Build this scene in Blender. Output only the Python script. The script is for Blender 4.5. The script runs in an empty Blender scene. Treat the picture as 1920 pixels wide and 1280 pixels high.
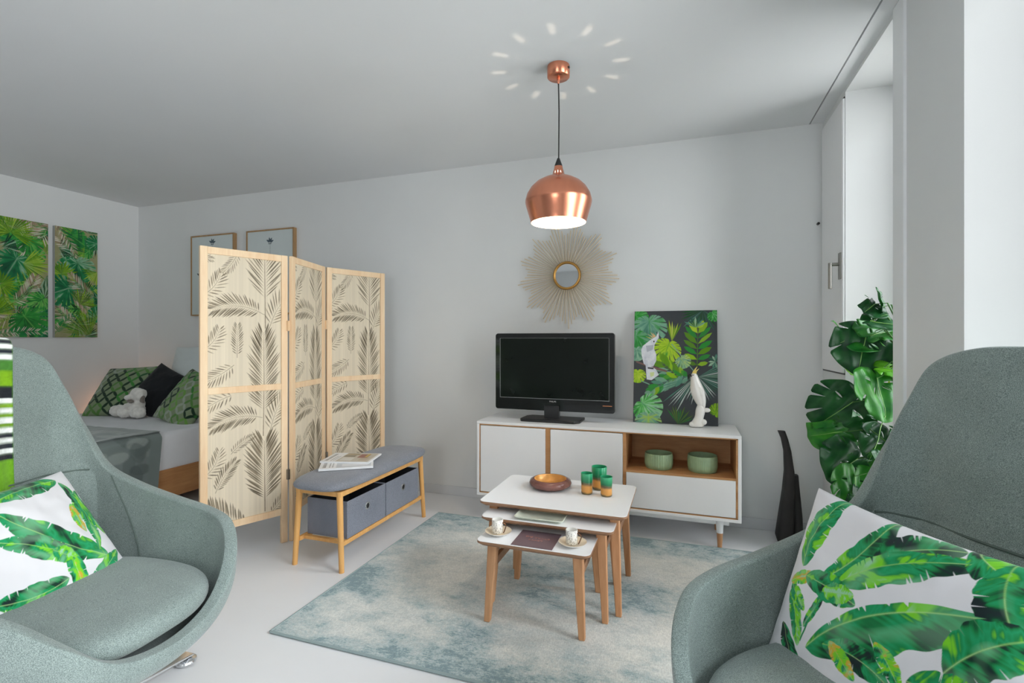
import bpy, bmesh, math, random
import numpy as np
from mathutils import Vector, Matrix
from mathutils.geometry import tessellate_polygon

# ------------------------------------------------------------------ camera, world, lights, exposure
SC = bpy.context.scene
COL = SC.collection
cam_data = bpy.data.cameras.new('camera')
cam = bpy.data.objects.new('camera', cam_data); COL.objects.link(cam)
cam_data.sensor_width = 36.0
cam_data.lens = 934.0 / 1920 * 36
cam_data.shift_y = -4.0 / 1920
cam_data.clip_start = 0.05
cam.location = (0, 0, 1.2)
cam.rotation_euler = (math.radians(90), 0, math.radians(19.07))
SC.camera = cam

world = bpy.data.worlds.new('overcast_sky'); SC.world = world
world.use_nodes = True
wn = world.node_tree.nodes; wl = world.node_tree.links
bg = wn['Background']
tc = wn.new('ShaderNodeTexCoord'); sep = wn.new('ShaderNodeSeparateXYZ'); ramp = wn.new('ShaderNodeValToRGB')
wl.new(tc.outputs['Generated'], sep.inputs[0]); wl.new(sep.outputs['Z'], ramp.inputs[0]); wl.new(ramp.outputs[0], bg.inputs[0])
ramp.color_ramp.elements[0].position = 0.44; ramp.color_ramp.elements[0].color = (0.30, 0.31, 0.31, 1)
ramp.color_ramp.elements[1].position = 0.52; ramp.color_ramp.elements[1].color = (0.88, 0.95, 1.0, 1)
bg.inputs[1].default_value = 23.0

SC.view_settings.view_transform = 'Standard'
SC.view_settings.look = 'None'
SC.view_settings.gamma = 1.0
SC.view_settings.use_curve_mapping = False
SC.view_settings.exposure = 0.17
cy = SC.cycles
cy.max_bounces = 10; cy.diffuse_bounces = 6; cy.glossy_bounces = 4; cy.transmission_bounces = 8; cy.transparent_max_bounces = 12
cy.caustics_reflective = False; cy.caustics_refractive = False
cy.use_denoising = True
cy.sample_clamp_indirect = 6.0

def portal(x, y0, y1, z0, z1):
    l = bpy.data.lights.new('window_daylight', 'AREA'); l.shape = 'RECTANGLE'
    l.size = z1 - z0; l.size_y = y1 - y0
    l.cycles.is_portal = True
    o = bpy.data.objects.new('window_daylight', l); COL.objects.link(o)
    o.location = (x, (y0 + y1) / 2, (z0 + z1) / 2)
    o.rotation_euler = (0, math.radians(90), 0)      # -Z of the lamp points to -X
    return o
WX = 0.80                                    # inner face of the window wall
WD = 0.42                                    # its thickness
OPEN = [(2.385, 3.045), (0.62, 1.87), (-1.3, 0.1)]
ADDED_REAR = (-1.0, 0.25, 0.85, 2.25)              # unseen rear window, added to light the sideboard and chairs
RY = -2.6
RY = -2.6
for a_, b_ in OPEN:
    portal(WX + WD + 0.02, a_, b_, 0.02, 2.5)

po = portal(0, ADDED_REAR[0], ADDED_REAR[1], ADDED_REAR[2], ADDED_REAR[3])  # portal of the added rear window
po.location = ((ADDED_REAR[0] + ADDED_REAR[1]) / 2, RY - .22, (ADDED_REAR[2] + ADDED_REAR[3]) / 2); po.rotation_euler = (math.radians(90), 0, 0); po.data.size = ADDED_REAR[1] - ADDED_REAR[0]; po.data.size_y = ADDED_REAR[3] - ADDED_REAR[2]

# ------------------------------------------------------------------ helpers
R = math.radians
def lin(r, g, b):
    f = lambda c: (c / 255 / 12.92) if c / 255 <= 0.04045 else ((c / 255 + 0.055) / 1.055) ** 2.4
    return (f(r), f(g), f(b))
LA = lambda c: np.array(lin(*c))

def tag(o, label=None, cat=None, group=None, kind=None):
    if label: o['label'] = label
    if cat: o['category'] = cat
    if group: o['group'] = group
    if kind: o['kind'] = kind
    return o
def thing(name, label, cat, loc=(0, 0, 0), rz=0.0, group=None, kind=None):
    o = bpy.data.objects.new(name, None); COL.objects.link(o)
    o.empty_display_size = 0.05
    o.location = loc; o.rotation_euler = (0, 0, rz)
    return tag(o, label, cat, group, kind)
def wm(o):
    m = Matrix.Identity(4)
    while o is not None:
        m = o.matrix_basis @ m; o = o.parent
    return m
def copy_tree(o, parent=None):
    c = o.copy(); COL.objects.link(c); c.parent = parent
    for ch in list(o.children): copy_tree(ch, c)
    return c

def set_smooth(me, ang=35):
    me.shade_smooth()
    try: me.set_sharp_from_angle(angle=R(ang))
    except Exception: pass

def link_mesh(name, me, mats, parent=None, origin=None, world=False):
    """origin: the point that becomes the object's own origin; world: verts are world coords under a placed parent"""
    o = bpy.data.objects.new(name, me); COL.objects.link(o)
    if not isinstance(mats, (list, tuple)): mats = [mats]
    for m in mats: me.materials.append(m)
    if parent is not None:
        o.parent = parent
        if world: me.transform(wm(parent).inverted())
    elif origin is not None:
        me.transform(Matrix.Translation(-Vector(origin))); o.location = origin
    return o

class MB:
    def __init__(s): s.v = []; s.f = []; s.mi = []; s.cur = 0
    def add(s, vs, fs):
        n = len(s.v); s.v += [tuple(x) for x in vs]; s.f += [tuple(i + n for i in q) for q in fs]; s.mi += [s.cur] * len(fs); return s
    def box(s, x0, x1, y0, y1, z0, z1, M=None):
        vs = [Vector((x, y, z)) for x in (x0, x1) for y in (y0, y1) for z in (z0, z1)]
        if M is not None: vs = [M @ v for v in vs]
        return s.add(vs, [(0, 1, 3, 2), (4, 6, 7, 5), (0, 4, 5, 1), (2, 3, 7, 6), (0, 2, 6, 4), (1, 5, 7, 3)])
    def prism(s, poly, z0, z1, M=None):
        n = len(poly)
        vs = [Vector((x, y, z0)) for x, y in poly] + [Vector((x, y, z1)) for x, y in poly]
        if M is not None: vs = [M @ v for v in vs]
        return s.add(vs, [tuple(range(n))[::-1], tuple(range(n, 2 * n))] + [(i, (i + 1) % n, n + (i + 1) % n, n + i) for i in range(n)])
    def rings(s, rings, cap=True, closed=True):
        n = len(rings[0]); k = len(rings); vs = [p for r in rings for p in r]; fs = []
        for i in range(k - 1):
            for j in range(n if closed else n - 1):
                a = i * n + j; b = i * n + (j + 1) % n
                fs.append((a, b, b + n, a + n))
        if cap: fs += [tuple(range(n))[::-1], tuple(range((k - 1) * n, k * n))]
        return s.add(vs, fs)
    def lathe(s, prof, seg=32, c=(0, 0, 0), skip=None, cap=False):
        vs = []; fs = []; m = len(prof)
        for r, z in prof:
            for j in range(seg):
                a = 2 * math.pi * j / seg; vs.append((c[0] + r * math.cos(a), c[1] + r * math.sin(a), c[2] + z))
        for i in range(m - 1):
            for j in range(seg):
                if skip and skip(i, j): continue
                a = i * seg + j; b = i * seg + (j + 1) % seg
                fs.append((a, b, b + seg, a + seg))
        if cap: fs += [tuple(range(seg))[::-1], tuple(range((m - 1) * seg, m * seg))]
        return s.add(vs, fs)
    def tube(s, pts, r, seg=8, cap=True, flat=None):
        pts = [Vector(p) for p in pts]; n = len(pts); rs = r if isinstance(r, (list, tuple)) else [r] * n
        rings = []; up = None
        for i, p in enumerate(pts):
            t = (pts[min(i + 1, n - 1)] - pts[max(i - 1, 0)])
            if t.length < 1e-9: t = Vector((0, 0, 1))
            t.normalize()
            if up is None:
                up = Vector((0, 0, 1)) if abs(t.z) < .9 else Vector((1, 0, 0))
            a = t.cross(up); a.normalize(); b = a.cross(t); b.normalize(); up = b
            rings.append([p + a * math.cos(2 * math.pi * k / seg) * rs[i] + b * math.sin(2 * math.pi * k / seg) * rs[i] * (flat or 1) for k in range(seg)])
        return s.rings(rings, cap)
    def loft(s, secs, seg=20, cap=True):
        """secs: (center, axis a vector, axis b vector) full elliptical rings"""
        rings = []
        for c, a, b in secs:
            c = Vector(c); a = Vector(a); b = Vector(b)
            rings.append([c + a * math.cos(2 * math.pi * k / seg) + b * math.sin(2 * math.pi * k / seg) for k in range(seg)])
        return s.rings(rings, cap)
    def sphere(s, c, r, seg=16, rg=10, sc=(1, 1, 1), M=None):
        rings = []
        for i in range(rg + 1):
            ph = -math.pi / 2 + math.pi * i / rg; ph = max(-1.55, min(1.55, ph))
            rings.append([Vector((r * sc[0] * math.cos(ph) * math.cos(2 * math.pi * k / seg), r * sc[1] * math.cos(ph) * math.sin(2 * math.pi * k / seg), r * sc[2] * math.sin(ph))) for k in range(seg)])
        if M is not None: rings = [[M @ p for p in q] for q in rings]
        rings = [[p + Vector(c) for p in q] for q in rings]
        return s.rings(rings)
    def build(s, name, mats, parent=None, origin=None, world=False, bevel=0, smooth=True, subsurf=0, solid=0, ang=35, segs=2):
        me = bpy.data.meshes.new(name); me.from_pydata([tuple(v) for v in s.v], [], s.f); me.update()
        if isinstance(mats, (list, tuple)):
            me.polygons.foreach_set('material_index', s.mi)
        o = link_mesh(name, me, mats, parent, origin, world)
        bm = bmesh.new(); bm.from_mesh(me); bmesh.ops.recalc_face_normals(bm, faces=bm.faces); bm.to_mesh(me); bm.free()
        if smooth: set_smooth(me, ang)
        if bevel:
            md = o.modifiers.new('bevel', 'BEVEL'); md.width = bevel; md.segments = segs; md.limit_method = 'ANGLE'; md.angle_limit = R(40)
        if solid:
            md = o.modifiers.new('solid', 'SOLIDIFY'); md.thickness = solid; md.offset = 0
        if subsurf:
            md = o.modifiers.new('sub', 'SUBSURF'); md.levels = subsurf; md.render_levels = subsurf
        return o

def rrect(x0, x1, y0, y1, r, n=6):
    out = []
    for cx_, cy_, a0 in ((x1 - r, y1 - r, 0), (x0 + r, y1 - r, 90), (x0 + r, y0 + r, 180), (x1 - r, y0 + r, 270)):
        for k in range(n + 1):
            a = R(a0 + 90 * k / n); out.append((cx_ + r * math.cos(a), cy_ + r * math.sin(a)))
    return out

# ------------------------------------------------------------------ materials
def mat(name, col, rough=.5, metal=0.0, var=.04, nscale=8.0, bump=0.0, bscale=200.0, spec=.5, coat=0.0, trans=0.0, sheen=0.0, emit=None, stretch=(1, 1, 1), sss=0.0, alpha=1.0):
    m = bpy.data.materials.new(name); m.use_nodes = True
    nt = m.node_tree; N = nt.nodes; L = nt.links; p = N['Principled BSDF']
    c = (*col, 1)
    tcn = N.new('ShaderNodeTexCoord'); mp = N.new('ShaderNodeMapping'); L.new(tcn.outputs['Object'], mp.inputs[0]); mp.inputs['Scale'].default_value = stretch
    nz = N.new('ShaderNodeTexNoise'); nz.inputs['Scale'].default_value = nscale; nz.inputs['Detail'].default_value = 4
    L.new(mp.outputs[0], nz.inputs['Vector'])
    mr = N.new('ShaderNodeMapRange'); mr.inputs[1].default_value = .3; mr.inputs[2].default_value = .7; mr.inputs[3].default_value = 1 - var; mr.inputs[4].default_value = 1 + var
    L.new(nz.outputs[0], mr.inputs[0])
    mx = N.new('ShaderNodeVectorMath'); mx.operation = 'SCALE'; mx.inputs[0].default_value = col; L.new(mr.outputs[0], mx.inputs['Scale'])
    L.new(mx.outputs[0], p.inputs['Base Color'])
    p.inputs['Roughness'].default_value = rough; p.inputs['Metallic'].default_value = metal
    p.inputs['Specular IOR Level'].default_value = spec; p.inputs['Coat Weight'].default_value = coat
    p.inputs['Transmission Weight'].default_value = trans; p.inputs['Sheen Weight'].default_value = sheen
    p.inputs['Alpha'].default_value = alpha
    if sss: p.inputs['Subsurface Weight'].default_value = sss; p.inputs['Subsurface Radius'].default_value = (.02, .02, .02)
    if emit:
        p.inputs['Emission Color'].default_value = (*emit[0], 1); p.inputs['Emission Strength'].default_value = emit[1]
    if bump:
        n2 = N.new('ShaderNodeTexNoise'); n2.inputs['Scale'].default_value = bscale; n2.inputs['Detail'].default_value = 2; L.new(mp.outputs[0], n2.inputs['Vector'])
        b = N.new('ShaderNodeBump'); b.inputs['Strength'].default_value = bump; b.inputs['Distance'].default_value = .002
        L.new(n2.outputs[0], b.inputs['Height']); L.new(b.outputs[0], p.inputs['Normal'])
    return m

def fabric(name, c1, c2, scale=420.0, bump=.35, sheen=.25, rough=.95, weave=False):
    m = bpy.data.materials.new(name); m.use_nodes = True
    nt = m.node_tree; N = nt.nodes; L = nt.links; p = N['Principled BSDF']
    tcn = N.new('ShaderNodeTexCoord')
    nz = N.new('ShaderNodeTexNoise'); nz.inputs['Scale'].default_value = scale; nz.inputs['Detail'].default_value = 3; L.new(tcn.outputs['Object'], nz.inputs['Vector'])
    nb = N.new('ShaderNodeTexNoise'); nb.inputs['Scale'].default_value = 9; nb.inputs['Detail'].default_value = 3; L.new(tcn.outputs['Object'], nb.inputs['Vector'])
    rp = N.new('ShaderNodeValToRGB'); rp.color_ramp.elements[0].position = .36; rp.color_ramp.elements[1].position = .64
    rp.color_ramp.elements[0].color = (*c1, 1); rp.color_ramp.elements[1].color = (*c2, 1)
    L.new(nz.outputs[0], rp.inputs[0])
    mr = N.new('ShaderNodeMapRange'); mr.inputs[1].default_value = .3; mr.inputs[2].default_value = .7; mr.inputs[3].default_value = .93; mr.inputs[4].default_value = 1.07
    L.new(nb.outputs[0], mr.inputs[0])
    mx = N.new('ShaderNodeVectorMath'); mx.operation = 'SCALE'; L.new(rp.outputs[0], mx.inputs[0]); L.new(mr.outputs[0], mx.inputs['Scale'])
    L.new(mx.outputs[0], p.inputs['Base Color'])
    p.inputs['Roughness'].default_value = rough; p.inputs['Sheen Weight'].default_value = sheen; p.inputs['Specular IOR Level'].default_value = .2
    b = N.new('ShaderNodeBump'); b.inputs['Strength'].default_value = bump; b.inputs['Distance'].default_value = .002
    L.new(nz.outputs[0], b.inputs['Height']); L.new(b.outputs[0], p.inputs['Normal'])
    return m

def wood(name, c1, c2, axis='Z', scale=14.0, rough=.5, knots=False):
    m = bpy.data.materials.new(name); m.use_nodes = True
    nt = m.node_tree; N = nt.nodes; L = nt.links; p = N['Principled BSDF']
    tcn = N.new('ShaderNodeTexCoord'); mp = N.new('ShaderNodeMapping'); L.new(tcn.outputs['Object'], mp.inputs[0])
    s = {'X': (.12, 1, 1), 'Y': (1, .12, 1), 'Z': (1, 1, .12)}[axis]; mp.inputs['Scale'].default_value = s
    nz = N.new('ShaderNodeTexNoise'); nz.inputs['Scale'].default_value = scale; nz.inputs['Detail'].default_value = 5; nz.inputs['Distortion'].default_value = .6; L.new(mp.outputs[0], nz.inputs['Vector'])
    n3 = N.new('ShaderNodeTexNoise'); n3.inputs['Scale'].default_value = scale * 9; n3.inputs['Detail'].default_value = 3; L.new(mp.outputs[0], n3.inputs['Vector'])
    ad = N.new('ShaderNodeMath'); ad.operation = 'MULTIPLY_ADD'; ad.inputs[1].default_value = .35; L.new(n3.outputs[0], ad.inputs[0]); L.new(nz.outputs[0], ad.inputs[2])
    rp = N.new('ShaderNodeValToRGB'); rp.color_ramp.elements[0].position = .42; rp.color_ramp.elements[1].position = .9
    rp.color_ramp.elements[0].color = (*c1, 1); rp.color_ramp.elements[1].color = (*c2, 1); L.new(ad.outputs[0], rp.inputs[0])
    last = rp.outputs[0]
    if knots:
        vo = N.new('ShaderNodeTexVoronoi'); vo.inputs['Scale'].default_value = 5.0; L.new(tcn.outputs['Object'], vo.inputs['Vector'])
        kr = N.new('ShaderNodeValToRGB'); kr.color_ramp.elements[0].position = .03; kr.color_ramp.elements[1].position = .09
        kr.color_ramp.elements[0].color = (.35, .2, .1, 1); kr.color_ramp.elements[1].color = (1, 1, 1, 1); L.new(vo.outputs['Distance'], kr.inputs[0])
        mm = N.new('ShaderNodeMix'); mm.data_type = 'RGBA'; mm.blend_type = 'MULTIPLY'; mm.inputs[0].default_value = .8
        L.new(last, mm.inputs[6]); L.new(kr.outputs[0], mm.inputs[7]); last = mm.outputs[2]
    L.new(last, p.inputs['Base Color']); p.inputs['Roughness'].default_value = rough; p.inputs['Specular IOR Level'].default_value = .35
    return m

def vmat(name, rough=.8, spec=.3, sheen=0.0, bump=.2, bscale=500.0, trans=0.0, coat=0.0):
    m = bpy.data.materials.new(name); m.use_nodes = True
    nt = m.node_tree; N = nt.nodes; L = nt.links; p = N['Principled BSDF']
    a = N.new('ShaderNodeVertexColor'); a.layer_name = 'Col'; L.new(a.outputs[0], p.inputs['Base Color'])
    p.inputs['Roughness'].default_value = rough; p.inputs['Specular IOR Level'].default_value = spec; p.inputs['Sheen Weight'].default_value = sheen; p.inputs['Coat Weight'].default_value = coat
    if bump:
        tcn = N.new('ShaderNodeTexCoord'); n2 = N.new('ShaderNodeTexNoise'); n2.inputs['Scale'].default_value = bscale; L.new(tcn.outputs['Object'], n2.inputs['Vector'])
        b = N.new('ShaderNodeBump'); b.inputs['Strength'].default_value = bump; b.inputs['Distance'].default_value = .001
        L.new(n2.outputs[0], b.inputs['Height']); L.new(b.outputs[0], p.inputs['Normal'])
    return m

M = {}
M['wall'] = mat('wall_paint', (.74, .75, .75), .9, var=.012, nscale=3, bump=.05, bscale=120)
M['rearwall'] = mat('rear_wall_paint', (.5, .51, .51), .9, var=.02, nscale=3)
M['ceiling'] = mat('ceiling_paint', (.74, .75, .76), .92, var=.01, nscale=2)
M['skirting'] = mat('skirting_paint', (.66, .67, .69), .6, var=.01)
M['floor'] = mat('floor_resin', (.80, .80, .815), .38, var=.02, nscale=2.5, spec=.4)
M['trimw'] = mat('trim_white', (.84, .85, .86), .45, var=.01)
M['slot'] = mat('slot_dark', (.12, .12, .12), .9)
M['white'] = mat('white_lacquer', (.86, .86, .87), .35, var=.008)
M['oak'] = wood('oak', lin(168, 118, 74), lin(203, 156, 108), 'X')
M['oakz'] = wood('oak_upright', lin(165, 116, 78), lin(200, 152, 112), 'Z')
M['edge'] = wood('table_edge', lin(128, 94, 70), lin(158, 120, 92), 'X')
M['pine'] = wood('pine_frame', lin(230, 192, 150), lin(244, 218, 182), 'Z', knots=True)
M['pinedark'] = wood('pine_frame_side', lin(205, 150, 92), lin(225, 176, 118), 'Z')
M['bamboo'] = wood('bamboo', lin(206, 148, 84), lin(232, 180, 112), 'Z', knots=True)
M['bedwood'] = wood('bed_wood', lin(160, 108, 66), lin(196, 146, 96), 'Y', scale=9)
M['chairfab'] = fabric('chair_wool', lin(100, 113, 111), lin(153, 166, 162), scale=560)
M['chairseam'] = mat('chair_seam', lin(92, 105, 100), .9)
M['benchfab'] = fabric('bench_linen', lin(106, 109, 118), lin(144, 147, 156))
M['binfab'] = fabric('bin_linen', lin(96, 100, 112), lin(142, 147, 160))
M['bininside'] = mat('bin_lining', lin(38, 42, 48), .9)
M['sheet'] = mat('bed_sheet', (.74, .75, .78), .9, var=.03, nscale=5, bump=.1, bscale=60)
M['chrome'] = mat('chrome', (.82, .83, .85), .18, 1.0)
M['steel'] = mat('brushed_steel', (.30, .29, .27), .38, 1.0)
M['copper'] = mat('brushed_copper', lin(226, 148, 118), .27, 1.0, var=.05, nscale=30, stretch=(1, 1, .1))
M['shadewhite'] = mat('shade_inside', (.9, .86, .8), .6)
M['black'] = mat('black_plastic', (.012, .012, .013), .35)
M['glossblack'] = mat('gloss_black', (.008, .009, .009), .08, coat=.3)
M['screen'] = mat('tv_screen', (.006, .009, .007), .12, var=.1, spec=.25)
M['greyline'] = mat('grey_line', (.25, .26, .27), .4)
M['matteblack'] = mat('matte_black_wood', (.02, .018, .018), .7, var=.2, nscale=12, bump=.4, bscale=60)
M['brass'] = mat('brass', lin(196, 150, 84), .3, 1.0)
M['rays'] = mat('sunburst_spikes', lin(214, 198, 172), .55, .0)
M['mirror'] = mat('mirror', (.86, .88, .88), .03, 1.0, var=0)
M['vase'] = mat('celadon', lin(150, 176, 138), .4, coat=.3, var=.08, nscale=30)
M['ceramic'] = mat('white_ceramic', (.82, .80, .76), .3, coat=.3)
M['soil'] = mat('soil', lin(60, 45, 35), .95)

# ------------------------------------------------------------------ painting (numpy colour grids for printed surfaces)
def vnoise(x, y, seed=0):
    rs = np.random.RandomState(seed); T = rs.rand(64, 64)
    xi = np.floor(x).astype(int); yi = np.floor(y).astype(int); fx = x - xi; fy = y - yi
    fx = fx * fx * (3 - 2 * fx); fy = fy * fy * (3 - 2 * fy)
    a = T[xi % 64, yi % 64]; b = T[(xi + 1) % 64, yi % 64]; c = T[xi % 64, (yi + 1) % 64]; d = T[(xi + 1) % 64, (yi + 1) % 64]
    return (a * (1 - fx) + b * fx) * (1 - fy) + (c * (1 - fx) + d * fx) * fy
def fbm(x, y, seed=0, o=4):
    s = 0; a = .5; t = 0
    for k in range(o):
        s = s + a * vnoise(x * 2 ** k + 7.3 * k, y * 2 ** k + 3.1 * k, seed + k); t += a; a *= .55
    return s / t

class Paint:
    """x to the right, y up, in the units of the painted thing; nx x ny samples; colours in linear light"""
    def __init__(s, W, H, nx, bgc):
        s.W = W; s.H = H; s.nx = nx; s.ny = max(2, int(round(nx * H / W)))
        s.X, s.Y = np.meshgrid(np.linspace(0, W, s.nx), np.linspace(0, H, s.ny))
        s.img = np.empty((s.ny, s.nx, 3)); s.img[:] = bgc
        s.px = W / (s.nx - 1)
    def fill(s, poly, col, alpha=1.0):
        poly = np.asarray(poly, float)
        x0, y0 = poly.min(0) - s.px; x1, y1 = poly.max(0) + s.px
        i0 = max(0, int(x0 / s.px)); i1 = min(s.nx, int(x1 / s.px) + 2); j0 = max(0, int(y0 / s.px)); j1 = min(s.ny, int(y1 / s.px) + 2)
        if i0 >= i1 or j0 >= j1: return
        X = s.X[j0:j1, i0:i1]; Y = s.Y[j0:j1, i0:i1]; cov = np.zeros(X.shape)
        ax = poly[:, 0]; ay = poly[:, 1]; bx = np.roll(ax, -1); by = np.roll(ay, -1)
        for dx in (-.33, 0, .33):
            for dy in (-.33, 0, .33):
                xx = X + dx * s.px; yy = Y + dy * s.px; ins = np.zeros(X.shape, bool)
                for k in range(len(ax)):
                    if ay[k] == by[k]: continue
                    c = ((ay[k] > yy) != (by[k] > yy))
                    if c.any():
                        ins ^= c & (xx < (bx[k] - ax[k]) * (yy - ay[k]) / (by[k] - ay[k]) + ax[k])
                cov += ins
        cov = (cov / 9 * alpha)[..., None]
        if callable(col): C = col(X, Y)
        else: C = np.array(col)
        s.img[j0:j1, i0:i1] = s.img[j0:j1, i0:i1] * (1 - cov) + C * cov

def pal(n, cols):
    n = np.clip(n, 0, .9999) * (len(cols) - 1); i = n.astype(int); f = (n - i)[..., None]
    C = np.array(cols); return C[i] * (1 - f) + C[i + 1] * f

DG = LA((12, 58, 40)); MG = LA((22, 132, 72)); LG = LA((120, 205, 40)); PG = LA((150, 205, 165)); BK = LA((24, 40, 42)); TG = LA((30, 155, 100)); OR = LA((205, 170, 60)); GR = LA((130, 165, 145))
def banana(P, p0, p1, w, bend=.0, seed=0, cuts=5, tone=.5, widths=(1, 1), orange=False):
    """a torn banana leaf from stalk p0 to tip p1"""
    rs = random.Random(seed); p0 = np.array(p0, float); p1 = np.array(p1, float)
    d = p1 - p0; Ln = np.hypot(*d); t = d / Ln; n = np.array([-t[1], t[0]])
    def mid(q): return p0 + d * q + n * bend * Ln * 4 * q * (1 - q)
    def wid(q): return w * (math.sin(math.pi * min(1, max(0, q)) ** .85) ** .62)
    def outline(side):
        cs = sorted(rs.uniform(.15, .9) for _ in range(cuts)); pts = []
        N_ = 60; qs = [k / N_ for k in range(N_ + 1)]
        for c in cs:
            dp = rs.uniform(.35, .75); e = rs.uniform(.004, .012)
            qs += [(c - e, 1), (c, dp), (c + e, 1)]
        qs = sorted([(q, None) if not isinstance(q, tuple) else q for q in qs], key=lambda z: z[0])
        for q, f_ in qs:
            if f_ is None and any(abs(q - c) < .012 for c in cs): continue
            ww = wid(q) * widths[0 if side > 0 else 1] * (1 + .05 * math.sin(q * 19 + seed) + .03 * math.sin(q * 41 + seed * 2))
            lean = .10 * Ln * (ww / max(w, 1e-6)) * .5
            if f_ is not None: ww *= (f_ if f_ < 1 else 1)
            m = mid(q) + t * lean * (1 - q); pts.append(m + n * side * ww)
        return pts
    def colf(side):
        def f(X, Y):
            a = ((X - p0[0]) * t[0] + (Y - p0[1]) * t[1]) / Ln; b = ((X - p0[0]) * n[0] + (Y - p0[1]) * n[1]) - bend * Ln * 4 * a * (1 - a)
            v = fbm(a * 6 + seed, b / w * 1.3 + 9, seed, 2); st = vnoise(a * 46 - abs(b) / w * 7, b * 0 + seed, seed + 5)
            q = .92 * v + .16 * st + tone * .38 - .24 + (.10 if side > 0 else -.04)
            cols = [BK, DG, MG, TG, MG, LG, LG, PG] if not orange else [DG, MG, TG, LG, LG, OR, OR, PG]
            C = pal((q - .12) / .85, cols)
            br = vnoise(a * 4 + 40, b / w * 1.6 + 3, seed + 9)[..., None] + .08
            C = C * (1 - .55 * np.clip(br - .62, 0, 1) * 2) + PG * .55 * np.clip(br - .62, 0, 1) * 2
            rib = np.exp(-(b / (w * .035)) ** 2)[..., None]
            return C * (1 - rib * .6) + LA((165, 215, 120)) * rib * .6
        return f
    for side in (1, -1):
        o = outline(side); m = [mid(k / 20) for k in range(21)]
        P.fill(o + m[::-1], colf(side))

def monstera_paint(P, c, size, ang, cols, seed=0, slots=6):
    rs = random.Random(seed); c = np.array(c, float); pts = []; ca, sa = math.cos(ang), math.sin(ang)
    sl = []
    for k in range(slots):
        a = R(24 + k * 118 / slots + rs.uniform(-3, 3)); sl += [a, -a - .06]
    for k in range(241):
        ph = -math.pi + 2 * math.pi * k / 240
        r = size * (.60 + .34 * math.cos(ph)) * (1 - .55 * max(0, (abs(ph) - 2.75) / .4))
        for q in sl:
            if abs(ph - q) < .032: r *= .58
        x = r * math.cos(ph); y = r * math.sin(ph) * 1.05; pts.append((c[0] + x * ca - y * sa, c[1] + x * sa + y * ca))
    def f(X, Y):
        dx = X - c[0]; dy = Y - c[1]; x = dx * ca + dy * sa; y = -dx * sa + dy * ca
        a = np.arctan2(np.abs(y), x); r = np.hypot(x, y) / size
        v = .6 * vnoise(a * 7 + seed, r * 2, seed) + .4 * fbm(x / size * 4 + 20, y / size * 4 + 20, seed, 2)
        C = pal(v * 1.1 - .05 + .12 * (y > 0), cols)
        rib = np.exp(-(y / (size * .022)) ** 2)[..., None] * (x > -.02)[..., None]
        return C * (1 - rib * .6) + cols[-1] * rib * .6
    P.fill(pts, f)

def fan_paint(P, c, size, a0, a1, n, cols, seed=0, wfac=.8):
    rs = random.Random(seed)
    for k in range(n):
        a = a0 + (a1 - a0) * (k + .5) / n; L_ = size * rs.uniform(.82, 1.05); w = (a1 - a0) / n * wfac * .5
        tip = (c[0] + L_ * math.cos(a), c[1] + L_ * math.sin(a))
        m = .68
        q1 = (c[0] + L_ * m * math.cos(a - w), c[1] + L_ * m * math.sin(a - w)); q2 = (c[0] + L_ * m * math.cos(a + w), c[1] + L_ * m * math.sin(a + w))
        ci = np.array(cols[rs.randrange(len(cols))]); c2 = ci * .55
        P.fill([c, q1, tip], ci); P.fill([c, q2, tip], c2 * .6 + ci * .4)

def frond_paint(P, p0, p1, bend, n, ln, cols, seed=0, ang=50, wd=.012, stem=.003, t0=.12, alpha=1.0, gap=0.0, shape=.7, stemcol=None):
    rs = random.Random(seed); p0 = np.array(p0, float); p1 = np.array(p1, float)
    d = p1 - p0; Ln = np.hypot(*d); t = d / Ln; nn = np.array([-t[1], t[0]])
    def mid(q): return p0 + d * q + nn * bend * Ln * 4 * q * (1 - q)
    if stem:
        a = [mid(k / 16) + nn * stem / 2 * (1 - .6 * k / 16) for k in range(17)]; b = [mid(k / 16) - nn * stem / 2 * (1 - .6 * k / 16) for k in range(17)]
        P.fill(a + b[::-1], stemcol if stemcol is not None else cols[0], alpha)
    for k in range(n):
        q = t0 + (1 - t0) * k / (n - 1) * .985
        dirv = (mid(min(1, q + .02)) - mid(q - .02)); dirv /= np.hypot(*dirv); pn = np.array([-dirv[1], dirv[0]])
        u = (q - t0) / (1 - t0); l = ln * (math.sin(math.pi * (.12 + .80 * u)) ** shape) * rs.uniform(.88, 1.08)
        an = R(ang * (1 - .55 * u) + rs.uniform(-3, 3))
        for s_ in (1, -1):
            v = dirv * math.cos(an) + pn * s_ * math.sin(an); m = mid(q) + pn * s_ * gap; w = wd * rs.uniform(.7, 1.1); pv = np.array([-v[1], v[0]])
            e = m + v * l
            P.fill([m, m + v * l * .35 + pv * w / 2, m + v * l * .75 + pv * w * .42, e, m + v * l * .75 - pv * w * .42, m + v * l * .35 - pv * w / 2], cols[rs.randrange(len(cols))], alpha * rs.uniform(.75, 1))

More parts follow.
